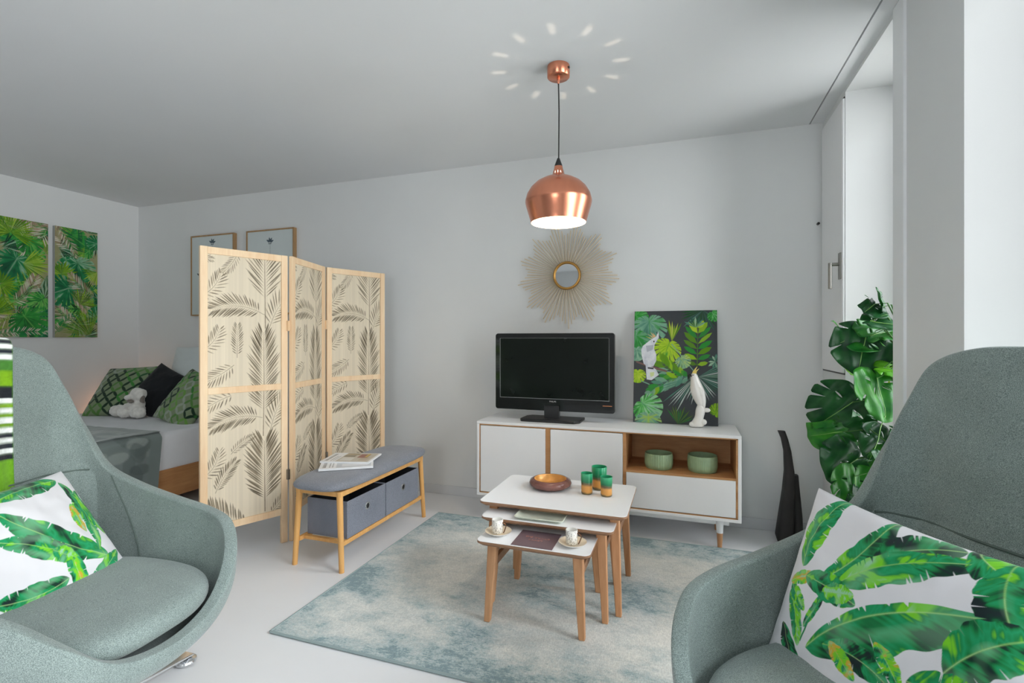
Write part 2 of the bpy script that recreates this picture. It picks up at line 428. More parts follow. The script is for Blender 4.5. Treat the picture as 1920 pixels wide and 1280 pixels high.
def grid_mesh(name, P, fn, mats, parent=None, origin=None, flip=False, extra=None):
    """one vertex per painted sample; fn maps arrays (u,v in 0..1) to x,y,z arrays; extra(fn) may add verts/faces behind"""
    ny, nx = P.ny, P.nx
    U, V = np.meshgrid(np.linspace(0, 1, nx), np.linspace(0, 1, ny))
    x, y, z = fn(U, V); co = np.stack([x, y, z], -1).reshape(-1, 3)
    idx = np.arange(nx * ny).reshape(ny, nx)
    q = np.stack([idx[:-1, :-1], idx[:-1, 1:], idx[1:, 1:], idx[1:, :-1]], -1).reshape(-1, 4)
    if flip: q = q[:, ::-1]
    colr = np.concatenate([P.img, np.ones((ny, nx, 1))], -1).reshape(-1, 4)
    if extra is not None:
        x2, y2, z2, im2 = extra(U, V); n = len(co)
        co = np.concatenate([co, np.stack([x2, y2, z2], -1).reshape(-1, 3)]); q = np.concatenate([q, q[:, ::-1] + n])
        colr = np.concatenate([colr, np.concatenate([im2, np.ones((ny, nx, 1))], -1).reshape(-1, 4)])
    me = bpy.data.meshes.new(name)
    me.vertices.add(len(co)); me.vertices.foreach_set('co', co.ravel().astype(np.float32))
    me.loops.add(q.size); me.loops.foreach_set('vertex_index', q.ravel().astype(np.int32))
    me.polygons.add(len(q)); me.polygons.foreach_set('loop_start', np.arange(0, q.size, 4, dtype=np.int32))
    at = me.color_attributes.new('Col', 'FLOAT_COLOR', 'POINT'); at.data.foreach_set('color', np.clip(colr, 0, 1).ravel().astype(np.float32))
    me.update(); me.validate(); me.shade_smooth()
    return link_mesh(name, me, mats, parent, origin)
# ------------------------------------------------------------------ the setting
LX, BY, CZ = -5.16, 3.49, 2.52          # left wall, back wall, ceiling, rear wall
def struct(mb, name, m, **k):
    o = mb.build(name, m, smooth=False, **k); o['kind'] = 'structure'; return o
struct(MB().box(LX - .1, WX + WD, RY - .2, BY + .1, -.12, 0), 'floor', M['floor'])
struct(MB().box(LX - .1, .724, RY - .2, BY + .1, CZ, CZ + .12).box(.732, WX + .001, RY - .2, BY + .1, CZ, CZ + .12).box(.70, .76, RY - .1, BY + .1, CZ + .12, CZ + .14), 'ceiling', M['ceiling'])
struct(MB().box(.7241, .7319, RY, BY, CZ + .03, CZ + .119), 'trim_1', M['slot'])
struct(MB().box(LX - .1, WX + WD, BY, BY + .1, 0, CZ), 'wall_back', M['wall'])
struct(MB().box(LX - .1, LX, RY, BY, 0, CZ), 'wall_left', M['wall'])
x0_, x1_, z0_, z1_ = ADDED_REAR
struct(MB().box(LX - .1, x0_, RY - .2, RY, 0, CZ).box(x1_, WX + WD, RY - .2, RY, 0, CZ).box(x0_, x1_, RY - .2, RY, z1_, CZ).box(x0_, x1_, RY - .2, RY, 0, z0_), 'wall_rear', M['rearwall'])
w = MB(); ys = [BY] + [q for ab in OPEN for q in (ab[1], ab[0])] + [RY]
for i in range(0, len(ys), 2): w.box(WX, WX + WD, ys[i + 1], ys[i], 0, CZ)
for a_, b_ in OPEN: w.box(WX, WX + WD, a_, b_, 2.5, CZ + .12)
struct(w, 'wall_right', M['wall'])
struct(MB().box(LX, WX, BY - .012, BY, 0, .07), 'baseboard_back', M['skirting'], bevel=.003)
struct(MB().box(LX, LX + .012, RY, BY - .013, 0, .07), 'baseboard_left', M['skirting'])
struct(MB().box(WX - .010, WX, 2.283, 2.384, 0, CZ - .001), 'trim_2', M['trimw'])
# glazing
def glassmat():
    m = bpy.data.materials.new('window_glass'); m.use_nodes = True; nt = m.node_tree; N = nt.nodes; L = nt.links
    N.remove(N['Principled BSDF']); out = N['Material Output']
    tr = N.new('ShaderNodeBsdfTransparent'); gl = N.new('ShaderNodeBsdfGlossy'); gl.inputs['Roughness'].default_value = .02
    fr = N.new('ShaderNodeFresnel'); fr.inputs[0].default_value = 1.45; mx = N.new('ShaderNodeMixShader')
    L.new(fr.outputs[0], mx.inputs[0]); L.new(tr.outputs[0], mx.inputs[1]); L.new(gl.outputs[0], mx.inputs[2]); L.new(mx.outputs[0], out.inputs[0])
    return m
M['glass'] = glassmat()
for i, (a_, b_) in enumerate(OPEN):
    x0 = WX + WD - .09
    f = MB(); t = .055
    f.box(x0, x0 + .06, a_, a_ + t, 0, 2.5).box(x0, x0 + .06, b_ - t, b_, 0, 2.5).box(x0, x0 + .06, a_ + t, b_ - t, 0, t).box(x0, x0 + .06, a_ + t, b_ - t, 2.5 - t, 2.5)
    fo = f.build('window_%d' % (i + 2), M['trimw'], origin=(x0, (a_ + b_) / 2, 0), smooth=False); fo['kind'] = 'structure'
    MB().box(x0 + .025, x0 + .03, a_ + t, b_ - t, t, 2.5 - t).build('pane', M['glass'], fo, world=True, smooth=False)
f = MB(); t = .055; y0_ = RY - .16
f.box(x0_, x0_ + t, y0_, y0_ + .06, z0_, z1_).box(x1_ - t, x1_, y0_, y0_ + .06, z0_, z1_).box(x0_ + t, x1_ - t, y0_, y0_ + .06, z0_, z0_ + t).box(x0_ + t, x1_ - t, y0_, y0_ + .06, z1_ - t, z1_)
fo = f.build('window_5', M['trimw'], origin=((x0_ + x1_) / 2, y0_, z0_), smooth=False); fo['kind'] = 'structure'  # added window behind the camera, there only for its light
MB().box(x0_ + t, x1_ - t, y0_ + .025, y0_ + .03, z0_ + t, z1_ - t).build('pane', M['glass'], fo, world=True, smooth=False)
# the opaque ventilation casement beside the far window, with its lever handle
pw = MB(); pw.box(WX - .012, WX - .0001, 3.047, 3.462, 1.022, 2.468)
o = pw.build('window_1', M['trimw'], origin=(WX, 3.25, 1.02), smooth=False, bevel=.003); o['kind'] = 'structure'
MB().box(WX - .0135, WX - .0118, 3.053, 3.456, 1.028, 2.462).build('casement_panel', M['white'], o, world=True, smooth=False)
s = MB(); s.box(WX - .005, WX + .0, 3.462, 3.472, 1.014, 2.476).box(WX - .005, WX, 3.047, 3.462, 2.468, 2.477).box(WX - .005, WX, 3.047, 3.462, 1.013, 1.022)
s.build('gap_shade_strips', M['slot'], o, world=True, smooth=False)  # dark strips on the wall stand in for the shade around the panel
h = MB(); h.box(WX - .022, WX - .0118, 3.062, 3.092, 1.52, 1.66)
h.tube([(WX - .012, 3.077, 1.60), (WX - .07, 3.077, 1.60)], .009, 12)
h.tube([(WX - .062, 3.077, 1.609), (WX - .062, 3.077, 1.47)], .0095, 12)
h.build('handle', M['steel'], o, world=True, bevel=.002)
kn = MB(); kn.tube([(.772, BY, 1.905), (.772, BY - .02, 1.905)], .008, 12); kn.build('wall_hook', M['black'], origin=(.772, BY, 1.905))
tag(bpy.data.objects['wall_hook'], 'tiny dark knob on the back wall by the window corner', 'hook')

# ------------------------------------------------------------------ rug
def rugmat():
    m = bpy.data.materials.new('rug_distressed'); m.use_nodes = True; nt = m.node_tree; N = nt.nodes; L = nt.links; p = N['Principled BSDF']
    tcn = N.new('ShaderNodeTexCoord')
    def noise(sc, det, st, off=0, dist=0, rough=.6):
        mp = N.new('ShaderNodeMapping'); mp.inputs['Scale'].default_value = st; mp.inputs['Location'].default_value = (off, off, 0); L.new(tcn.outputs['Object'], mp.inputs[0])
        n = N.new('ShaderNodeTexNoise'); n.inputs['Scale'].default_value = sc; n.inputs['Detail'].default_value = det; n.inputs['Distortion'].default_value = dist; n.inputs['Roughness'].default_value = rough; L.new(mp.outputs[0], n.inputs['Vector']); return n.outputs[0]
    def math_(op, a, b):
        q = N.new('ShaderNodeMath'); q.operation = op
        for i, v in ((0, a), (1, b)):
            if isinstance(v, (int, float)): q.inputs[i].default_value = v
            else: L.new(v, q.inputs[i])
        return q.outputs[0]
    big = noise(1.7, 2, (1, 1.5, 1), 3.7); mid_ = noise(7, 8, (1, 1.5, 1), 8, .15, .82); fine = noise(90, 3, (.6, 1.6, 1), 2, 0, .8); weave = noise(260, 1, (1, .35, 1), 5)
    # distance to the border
    sp = N.new('ShaderNodeSeparateXYZ'); L.new(tcn.outputs['Object'], sp.inputs[0])
    ax = math_('ABSOLUTE', sp.outputs[0], 0); ay = math_('ABSOLUTE', sp.outputs[1], 0)
    ex = math_('SUBTRACT', ax, 1.15 - .32); ey = math_('SUBTRACT', ay, .7375 - .32)
    ed = math_('MAXIMUM', math_('MAXIMUM', ex, ey), 0)
    # a ring of stronger teal in the middle medallion
    cx_ = math_('ABSOLUTE', math_('SUBTRACT', math_('POWER', math_('ADD', math_('POWER', math_('MULTIPLY', sp.outputs[0], 1.0), 2), math_('POWER', math_('MULTIPLY', sp.outputs[1], 1.35), 2)), .5), .22), 0)
    med = math_('MAXIMUM', math_('SUBTRACT', .26, cx_), 0)
    v = math_('ADD', math_('MULTIPLY', big, .55), math_('MULTIPLY', mid_, .75))
    v = math_('ADD', v, math_('MULTIPLY', ed, .62)); v = math_('ADD', v, math_('MULTIPLY', med, .75)); v = math_('ADD', v, math_('MULTIPLY', fine, .26))
    rp = N.new('ShaderNodeValToRGB'); cr = rp.color_ramp; cr.elements[0].position = .72; cr.elements[1].position = 1.08
    cr.elements[0].color = (*lin(222, 222, 216), 1); cr.elements[1].color = (*lin(128, 150, 155), 1)
    e = cr.elements.new(.84); e.color = (*lin(202, 206, 202), 1)
    e = cr.elements.new(.95); e.color = (*lin(168, 184, 185), 1)
    L.new(v, rp.inputs[0])
    mr = N.new('ShaderNodeMapRange'); mr.inputs[1].default_value = .25; mr.inputs[2].default_value = .75; mr.inputs[3].default_value = .84; mr.inputs[4].default_value = 1.12; L.new(weave, mr.inputs[0])
    mx = N.new('ShaderNodeVectorMath'); mx.operation = 'SCALE'; L.new(rp.outputs[0], mx.inputs[0]); L.new(mr.outputs[0], mx.inputs['Scale'])
    L.new(mx.outputs[0], p.inputs['Base Color']); p.inputs['Roughness'].default_value = .9; p.inputs['Sheen Weight'].default_value = .2; p.inputs['Specular IOR Level'].default_value = .15
    b = N.new('ShaderNodeBump'); b.inputs['Strength'].default_value = .4; b.inputs['Distance'].default_value = .003; L.new(weave, b.inputs['Height']); L.new(b.outputs[0], p.inputs['Normal'])
    return m
M['rug'] = rugmat(); M['rugedge'] = mat('rug_binding', lin(150, 165, 165), .95)
rg = MB().prism(rrect(-1.15, 1.15, -.7375, .7375, .01, 2), 0, .009).build('area_rug', M['rug'], origin=(0, 0, 0), smooth=False)
rg.location = (-.448, 2.338, .0005)
tag(rg, 'distressed teal and cream area rug lying on the white floor under the nested tables', 'rug')
b = MB(); b.tube([(-1.15, -.7375, .006), (1.15, -.7375, .006), (1.15, .7375, .006), (-1.15, .7375, .006), (-1.15, -.7375, .006)], .0055, 6)
b.build('binding', M['rugedge'], rg)

# ------------------------------------------------------------------ sideboard
x0, x1, yf, yb, z0, z1 = -1.306, .304, 3.06, 3.45, .166, .658
t = thing('tv_sideboard', 'long white sideboard with oak edging and an open niche, against the back wall', 'sideboard', ((x0 + x1) / 2, (yf + yb) / 2, 0))
def P_(mb, name, m, par=t, **k): return mb.build(name, m, par, world=True, **k)
c = MB(); th = .018
c.box(x0, x1, yf, yb, z1 - th, z1).box(x0, x1, yf, yb, z0, z0 + th).box(x0, x0 + th, yf, yb, z0 + th, z1 - th).box(x1 - th, x1, yf, yb, z0 + th, z1 - th)
c.box(x0 + th, x1 - th, yb - .006, yb, z0 + th, z1 - th)
P_(c, 'carcass', M['white'], bevel=.002)
ot = .006; xa, xb = x0 + th, x1 - th; za, zb = z0 + th, z1 - th
d = MB()
d.box(xa, xb, yf + .002, yb - .01, zb - ot, zb).box(xa, xb, yf + .002, yb - .01, za, za + ot).box(xb - ot - .004, xb, yf + .002, yb - .01, za, zb).box(xa, xa + ot, yf + .002, yb - .01, za, zb)
d.box(-.833, -.803, yf + .004, yb - .01, za, zb)                 # oak divider between the doors
d.box(-.350, -.332, yf + .004, yb - .01, za, zb)
d.box(-.332, xb, yf + .004, yb - .01, .402, .414)                # niche shelf
d.box(-.332, xb, yb - .02, yb - .01, za, zb)
P_(d, 'oak_lining', M['oak'])
for a_, b_ in ((-1.280, -.835), (-.801, -.352)):
    q = MB().box(a_, b_, yf - .0, yf + .018, za + .009, zb - .010); P_(q, 'door', M['white'], bevel=.002)
q = MB().box(-.330, xb - .012, yf, yf + .018, za + .009, .401); P_(q, 'drawer', M['white'], bevel=.002)
u = MB().box(x0 + .06, x1 - .06, yf + .05, yf + .075, z0 - .035, z0 - .0005).box(x0 + .06, x1 - .06, yb - .075, yb - .05, z0 - .035, z0 - .0005); P_(u, 'apron', M['white'])
for lx in (x0 + .11, x1 - .11):
    for ly in (yf + .05, yb - .06):
        sx = .0
        lo = P_(MB().tube([(lx, ly, .085), (lx, ly, z0)], [.0175, .022], 20), 'leg', M['white'])
        P_(MB().tube([(lx, ly, 0.001), (lx, ly, .085)], [.012, .0172], 20), 'foot', M['oakz'], par=lo)

# the two ribbed bowls in the niche
def ribbed_bowl(loc, r, hgt, label, ribs=36, amp=.0022):
    prof = [(0, .004), (r * .86, .004), (r * .9, 0), (r * .95, .004), (r, hgt * .3), (r, hgt * .75), (r * .985, hgt), (r * .93, hgt), (r * .93, hgt * .3), (r * .86, .012), (0, .010)]
    m = MB(); seg = ribs * 4; rings = []
    for (rr, z) in prof:
        ring = []
        for k in range(seg):
            a = 2 * math.pi * k / seg; q = rr + (amp * math.cos(ribs * a) if .1 * hgt < z < hgt and rr > r * .94 else 0); q = max(q, .0005)
            ring.append((q * math.cos(a), q * math.sin(a), z))
        rings.append(ring)
    m.rings(rings, cap=False); o = m.build('ribbed_bowl', M['vase'], origin=(0, 0, 0), ang=60); o.location = loc
    return tag(o, label, 'bowl', 'green bowls in the sideboard niche')
ribbed_bowl((-.148, 3.185, .4145), .082, .092, 'left of the two ribbed celadon green bowls in the sideboard niche')
ribbed_bowl((.103, 3.19, .4145), .084, .096, 'right of the two celadon green bowls in the niche, with a shallower relief', 48, .0012)

# ------------------------------------------------------------------ television
t = thing('television', 'black flat screen television on a rectangular foot, standing on the white sideboard', 'television', (-.83, 3.22, .658))
def P_(mb, name, m, par=None, **k): return mb.build(name, m, par or t, world=True, **k)
XZ = Matrix(((1, 0, 0, 0), (0, 0, 1, 0), (0, 1, 0, 0), (0, 0, 0, 1)))       # prism (x,z) extruded along y
tx0, tx1, tz0, tz1 = -1.232, -.418, .724, 1.241
b = MB(); b.prism(rrect(tx0, tx1, tz0, tz1, .018), 3.215, 3.255, XZ); b.prism(rrect(tx0 + .06, tx1 - .06, tz0 + .05, tz1 - .04, .03), 3.255, 3.30, XZ)
P_(b, 'casing', M['glossblack'], bevel=.003)
P_(MB().box(tx0 + .037, tx1 - .037, 3.2135, 3.216, tz0 + .082, tz1 - .033), 'screen', M['screen'], smooth=False)
e = MB(); y_ = 3.2128
for a_ in ((tx0 + .034, tx1 - .034, tz0 + .079, tz0 + .082), (tx0 + .034, tx0 + .037, tz0 + .082, tz1 - .033), (tx1 - .037, tx1 - .0355, tz0 + .082, tz1 - .033), (tx0 + .037, tx1 - .037, tz1 - .033, tz1 - .0315)):
    e.box(a_[0], a_[1], y_, 3.2155, a_[2], a_[3])
P_(e, 'screen_edge_line', M['greyline'], smooth=False)
P_(MB().prism([(-.88, 3.20), (-.78, 3.20), (-.785, 3.255), (-.875, 3.255)], .672, .76), 'neck', M['black'])
P_(MB().prism([(-1.02, 3.13), (-.665, 3.13), (-.632, 3.17), (-.632, 3.33), (-1.0, 3.33), (-1.03, 3.29), (-1.035, 3.16)], .6585, .676), 'foot', M['black'], bevel=.004)
cu = bpy.data.curves.new('logo', 'FONT'); cu.body = 'PHILIPS'; cu.size = .0145; cu.extrude = .0004; cu.align_x = 'CENTER'
lo = bpy.data.objects.new('logo_tmp', cu); COL.objects.link(lo)
bpy.context.view_layer.update(); me = bpy.data.meshes.new_from_object(lo); bpy.data.objects.remove(lo)
me.transform(Matrix.Translation((-.825, 3.2142, tz0 + .058)) @ Matrix.Rotation(R(90), 4, 'X'))
link_mesh('logo', me, mat('logo_silver', lin(190, 192, 192), .4), t, world=True)
P_(MB().box(-.495, -.436, 3.2138, 3.2152, tz0 + .046, tz0 + .050), 'label_strip', mat('tv_label', lin(205, 130, 80), .4), smooth=False)

# ------------------------------------------------------------------ sunburst mirror
mc = (-.786, BY, 1.652)
t = thing('sunburst_mirror', 'round mirror in a brass ring with long pale sunburst spikes, on the back wall', 'mirror', mc)
for k in range(91):
    a = 2 * math.pi * k / 91 + .18; ph = (k % 7) / 7.0; tri = abs(ph - 3 / 7) / (3.2 / 7)
    Lr = .372 - .082 * tri + .006 * math.sin(k * 2.3)
    off = -.010 - .006 * (k % 2)
    MB().tube([(mc[0] + .06 * math.cos(a), BY + off - .004, mc[2] + .06 * math.sin(a)), (mc[0] + Lr * math.cos(a), BY + off, mc[2] + Lr * math.sin(a))], [.0026, .0038], 6).build('spike', M['rays'], t, world=True)
rg_ = MB(); rings = []
for k in range(49):
    a = 2 * math.pi * k / 48; cc = Vector((mc[0] + .092 * math.cos(a), BY - .026, mc[2] + .092 * math.sin(a))); er = Vector((math.cos(a), 0, math.sin(a)))
    rings.append([cc + er * .0095 * math.cos(q) + Vector((0, 1, 0)) * .013 * math.sin(q) for q in [2 * math.pi * j / 10 for j in range(10)]])
rg_.rings(rings, cap=False); rg_.build('ring', M['brass'], t, world=True)
MB().tube([(mc[0], BY - .018, mc[2]), (mc[0], BY - .024, mc[2])], .086, 48).build('mirror_glass', M['mirror'], t, world=True)

# ------------------------------------------------------------------ pendant lamp
pc = Vector((-.575, 2.351, 0))
t = thing('pendant_lamp', 'brushed copper pendant lamp hanging from the ceiling on a black cord, lit', 'lamp', (pc.x, pc.y, CZ))
def P_(mb, name, m, par=None, **k): return mb.build(name, m, par or t, world=True, **k)
cn = P_(MB().lathe([(0, CZ - .0005), (.054, CZ - .0005), (.054, CZ - .052), (.05, CZ - .056), (0, CZ - .056)], 40, pc), 'ceiling_rose', M['copper'], ang=50)
P_(MB().lathe([(.0075, CZ - .056), (.008, CZ - .07), (.004, CZ - .085)], 16, pc), 'cord_grip', M['copper'], par=cn)
P_(MB().tube([(pc.x + .053, pc.y - .012, CZ - .02), (pc.x + .056, pc.y - .013, CZ - .02)], .006, 10), 'side_screw', M['black'], par=cn)
P_(MB().tube([(pc.x, pc.y, CZ - .07), (pc.x + .003, pc.y, 2.3), (pc.x + .001, pc.y, 2.06)], .0032, 8), 'cord', M['black'])
P_(MB().lathe([(.006, 2.075), (.019, 2.04), (.0195, 2.034)], 20, pc), 'cord_cap', M['black'])
outer = [(.0195, 2.036), (.022, 2.022), (.0262, 2.010), (.0272, 2.004), (.0285, 1.999), (.034, 1.992), (.05, 1.985), (.078, 1.974), (.108, 1.957), (.134, 1.932), (.152, 1.902), (.160, 1.872), (.1605, 1.862), (.156, 1.842), (.147, 1.812), (.139, 1.785), (.134, 1.768), (.133, 1.763)]
SEG = 240
slot = lambda i, j: i in (2, 3) and (j % 20) in (4, 5, 6)
P_(MB().lathe(outer, SEG, pc, skip=slot), 'shade', M['copper'], ang=60)
P_(MB().lathe([(r_ - .0016, z_ + (.0004 if i_ > 12 else 0)) for i_, (r_, z_) in enumerate(outer)], SEG, pc, skip=slot), 'shade_lining', M['shadewhite'], ang=60)
lb = MB(); lb.sphere((pc.x, pc.y, 1.85), .045, 24, 16).tube([(pc.x, pc.y, 1.89), (pc.x, pc.y, 1.925)], .02, 16)
P_(lb, 'bulb', mat('lit_bulb', (1, .9, .75), .4, emit=((1.0, .80, .58), 60.0)))
l = bpy.data.lights.new('bulb_light', 'POINT'); l.energy = 6.5; l.color = (1, .82, .62); l.shadow_soft_size = .0015
lo = bpy.data.objects.new('bulb_light', l); COL.objects.link(lo); lo.location = (pc.x, pc.y, 1.953)

# ------------------------------------------------------------------ nested tables
def nest_table(x0, x1, y0, y1, zt, label, hgt_group='nested tables on the rug'):
    t = thing('nesting_table', label, 'table', ((x0 + x1) / 2, (y0 + y1) / 2, 0.0095), group=hgt_group)
    t_ = .021
    pl = rrect(x0, x1, y0, y1, .028, 6); n = len(pl)
    cxx, cyy = (x0 + x1) / 2, (y0 + y1) / 2
    def ins(d): return [Vector((cxx + (px - cxx) * (1 - d / ((x1 - x0) / 2)), cyy + (py - cyy) * (1 - d / ((y1 - y0) / 2)), 0)) for px, py in pl]
    def ring(d, z): return [Vector((p.x, p.y, z)) for p in ins(d)]
    MB().rings([ring(.013, zt - t_), ring(.0, zt - .010), ring(0, zt - .0012)]).build('tabletop', M['edge'], t, world=True, ang=25)
    MB().rings([ring(.0006, zt - .0012), ring(.0012, zt)]).build('laminate', M['white'], t, world=True, ang=25)
    zb = zt - t_
    for sx in (-1, 1):
        for sy in (-1, 1):
            ex = x1 if sx > 0 else x0; ey = y1 if sy > 0 else y0
            tp = Vector((ex - sx * .058, ey - sy * .065, zb)); bt = Vector((ex - sx * .038, ey - sy * .045, .010))
            rings = []
            for p, w, d in ((bt, .0125, .013), (tp, .021, .018)):
                rings.append([p + Vector((a * w, b_ * d, 0)) for a, b_ in ((-1, -1), (1, -1), (1, 1), (-1, 1))])
            MB().rings(rings).build('leg', M['oakz'], t, world=True, bevel=.003)
        yy0, yy1 = y0 + .085, y1 - .085; ex = x1 if sx > 0 else x0; xx = ex - sx * .055
        MB().box(xx - .009, xx + .009, yy0, yy1, zb - .11, zb - .075).build('side_rail', M['edge'], t, world=True, bevel=.002)
    MB().box(x0 + .075, x1 - .075, y1 - .09, y1 - .072, zb - .045, zb - .0005).build('back_rail', M['edge'], t, world=True, bevel=.002)
    return t
nest_table(-.902, -.228, 2.132, 2.612, .452, 'tallest and rearmost nested side table, white top carrying the glasses and the brown bowl')
nest_table(-.865, -.275, 2.062, 2.50, .408, 'middle nested side table, white top carrying the pale rectangular tray')
nest_table(-.825, -.345, 1.915, 2.40, .361, 'lowest and foremost nested side table, white top carrying two espresso cups')

# bowl, glasses, tray, menu card, cups
bm_ = wood('lacquered_bowl', lin(88, 52, 44), lin(132, 92, 84), 'X', 30, .22)
b = MB(); b.lathe([(0, .002), (.055, .002), (.06, 0), (.085, .004), (.103, .016), (.107, .026), (.102, .038), (.088, .046), (.081, .046)], 48)
b.cur = 1; b.lathe([(.081, .046), (.078, .040), (.07, .016), (.05, .011), (0, .010)], 48)
o = b.build('shallow_bowl', [bm_, mat('gold_lacquer', lin(208, 148, 74), .35, .25, var=.15, nscale=25)], origin=(0, 0, 0), ang=60); o.location = (-.64, 2.445, .4525)
tag(o, 'shallow round bowl, brown outside and golden inside, on the tallest nested table', 'bowl')
def glassware(loc, r, hh, label, zs):
    m = bpy.data.materials.new('green_amber_glass'); m.use_nodes = True; nt = m.node_tree; N = nt.nodes; L = nt.links; p = N['Principled BSDF']
    tcn = N.new('ShaderNodeTexCoord'); sp = N.new('ShaderNodeSeparateXYZ'); L.new(tcn.outputs['Object'], sp.inputs[0]); nz = N.new('ShaderNodeTexNoise'); nz.inputs['Scale'].default_value = 25; L.new(tcn.outputs['Object'], nz.inputs['Vector'])
    ma = N.new('ShaderNodeMath'); ma.operation = 'MULTIPLY_ADD'; ma.inputs[1].default_value = .02; L.new(nz.outputs[0], ma.inputs[0]); L.new(sp.outputs['Z'], ma.inputs[2])
    mr = N.new('ShaderNodeMapRange'); mr.inputs[1].default_value = .01; mr.inputs[2].default_value = hh + .01; L.new(ma.outputs[0], mr.inputs[0])
    rp = N.new('ShaderNodeValToRGB'); cr = rp.color_ramp; cr.elements[0].position = .08; cr.elements[0].color = (*lin(120, 100, 60), 1); cr.elements[1].position = .95; cr.elements[1].color = (*lin(60, 185, 130), 1)
    for ps, cc in ((.14, (235, 165, 75)), (.38, (240, 170, 85)), (.47, (120, 90, 60)), (.58, (20, 120, 75)), (.8, (30, 160, 105))):
        e = cr.elements.new(ps); e.color = (*lin(*cc), 1)
    L.new(mr.outputs[0], rp.inputs[0]); L.new(rp.outputs[0], p.inputs['Base Color'])
    p.inputs['Roughness'].default_value = .28; p.inputs['Transmission Weight'].default_value = .25; p.inputs['Coat Weight'].default_value = .4
    b = MB().lathe([(0, .002), (r * .86, 0), (r * .94, .003), (r * .95, hh * .1), (r * .93, hh * .45), (r, hh * .75), (r * 1.0, hh), (r * .93, hh), (r * .90, hh * .5), (r * .86, .01), (0, .008)], 36)
    o = b.build('glass_tumbler', m, origin=(0, 0, 0), ang=60); o.location = loc
    return tag(o, label, 'tumbler', 'green and amber tumblers')
glassware((-.447, 2.405, .4525), .0285, .100, 'left one of the two small green over amber tumblers on the tallest nested table', 0)
glassware((-.352, 2.400, .4525), .0285, .092, 'shortest green over amber tumbler, right of the three on the tallest nested table', 0)
glassware((-.402, 2.500, .4525), .0375, .112, 'widest green over amber tumbler, standing behind the two smaller ones', 0)
b = MB(); pl = rrect(-.11, .11, -.075, .075, .012, 4)
def rr_(sc, z): return [Vector((x * sc, y * sc, z)) for x, y in pl]
b.rings([rr_(.80, 0), rr_(1.0, .012), rr_(1.0, .015), rr_(.97, .015), rr_(.82, .004)])
o = b.build('serving_tray', mat('celadon_glaze', lin(214, 220, 204), .25, coat=.5, var=.12, nscale=18), origin=(0, 0, 0), ang=40); o.location = (-.600, 2.147, .4085); o.rotation_euler.z = R(1)
tag(o, 'pale green glazed rectangular tray on the middle nested table', 'tray')
o = MB().box(-.087, .087, -.083, .083, 0, .0012).build('menu_card', mat('menu_brown', lin(112, 92, 98), .35, var=.06), origin=(0, 0, 0), smooth=False); o.location = (-.584, 2.006, .3615)
tag(o, 'dark brown card with copper script lying between the two espresso cups', 'card')
sc_ = MB(); rs = random.Random(4)
for j, (xa_, xb_, yy) in enumerate(((-.052, -.022, .018), (-.012, .055, .012), (-.035, .03, -.012))):
    pts = []
    for k in range(40):
        u = k / 39; pts.append((xa_ + (xb_ - xa_) * u + .003 * math.sin(u * 31), yy + .0055 * math.sin(u * 37 + j) * (1 + .5 * math.sin(u * 9)), .0014))
    sc_.tube(pts, .0006, 4)
sc_.build('script_lettering', mat('copper_ink', lin(190, 130, 110), .4, .5), o)
o.location = (-.584, 2.006, .3615)
# espresso cups with saucers
def speckle():
    m = bpy.data.materials.new('speckled_ceramic'); m.use_nodes = True; nt = m.node_tree; N = nt.nodes; L = nt.links; p = N['Principled BSDF']
    tcn = N.new('ShaderNodeTexCoord'); vo = N.new('ShaderNodeTexVoronoi'); vo.inputs['Scale'].default_value = 170; vo.inputs['Randomness'].default_value = .55; L.new(tcn.outputs['Object'], vo.inputs['Vector'])
    rp = N.new('ShaderNodeValToRGB'); rp.color_ramp.elements[0].position = .27; rp.color_ramp.elements[1].position = .34
    rp.color_ramp.elements[0].color = (*lin(92, 84, 74), 1); rp.color_ramp.elements[1].color = (*lin(238, 234, 226), 1); L.new(vo.outputs['Distance'], rp.inputs[0]); L.new(rp.outputs[0], p.inputs['Base Color'])
    p.inputs['Roughness'].default_value = .3; p.inputs['Coat Weight'].default_value = .3
    return m
M['speckle'] = speckle(); M['goldglaze'] = mat('gold_glaze', lin(232, 216, 192), .3, .0); M['inkblack'] = mat('handle_metal', lin(120, 88, 66), .3, .8)
def cup(x, y, rz, lc, ls):
    s = MB(); s.lathe([(0, .002), (.028, .002), (.03, 0), (.034, .002), (.048, .008), (.056, .014), (.057, .015)], 40)
    so = None
    b = MB(); b.lathe([(0, .003), (.026, .002), (.03, 0), (.036, .004), (.05, .010), (.0575, .0165)], 40)
    b.cur = 1; b.lathe([(.0575, .0165), (.049, .012), (.034, .006), (0, .005)], 40)
    so = b.build('saucer', [M['ceramic'], M['goldglaze']], origin=(0, 0, 0), ang=60); so.location = (x, y, .3615)
    tag(so, ls, 'saucer', 'saucers on the lowest nested table')
    c = thing('espresso_cup', lc, 'cup', (x - .004, y - .0, .3670), rz, group='espresso cups on the lowest nested table')
    MB().lathe([(0, .001), (.021, .001), (.0235, .003), (.0235, .030), (.0242, .058), (.0235, .0585)], 36).build('body', M['speckle'], c, ang=60)
    MB().lathe([(.0236, .0586), (.0215, .058), (.0205, .02), (0, .008)], 36).build('cup_lining', M['ceramic'], c, ang=60)
    MB().tube([(.022, 0, .046), (.031, 0, .046), (.040, 0, .040), (.041, 0, .032), (.034, 0, .014), (.029, 0, .004)], .0022, 8).build('handle', M['inkblack'], c)
cup(-.757, 2.010, R(-8), 'speckled white espresso cup nearer the left edge of the lowest nested table', 'gilded saucer under the left espresso cup')
cup(-.430, 2.000, R(-8), 'speckled white espresso cup to the right of the dark card', 'gilded saucer under the right espresso cup')

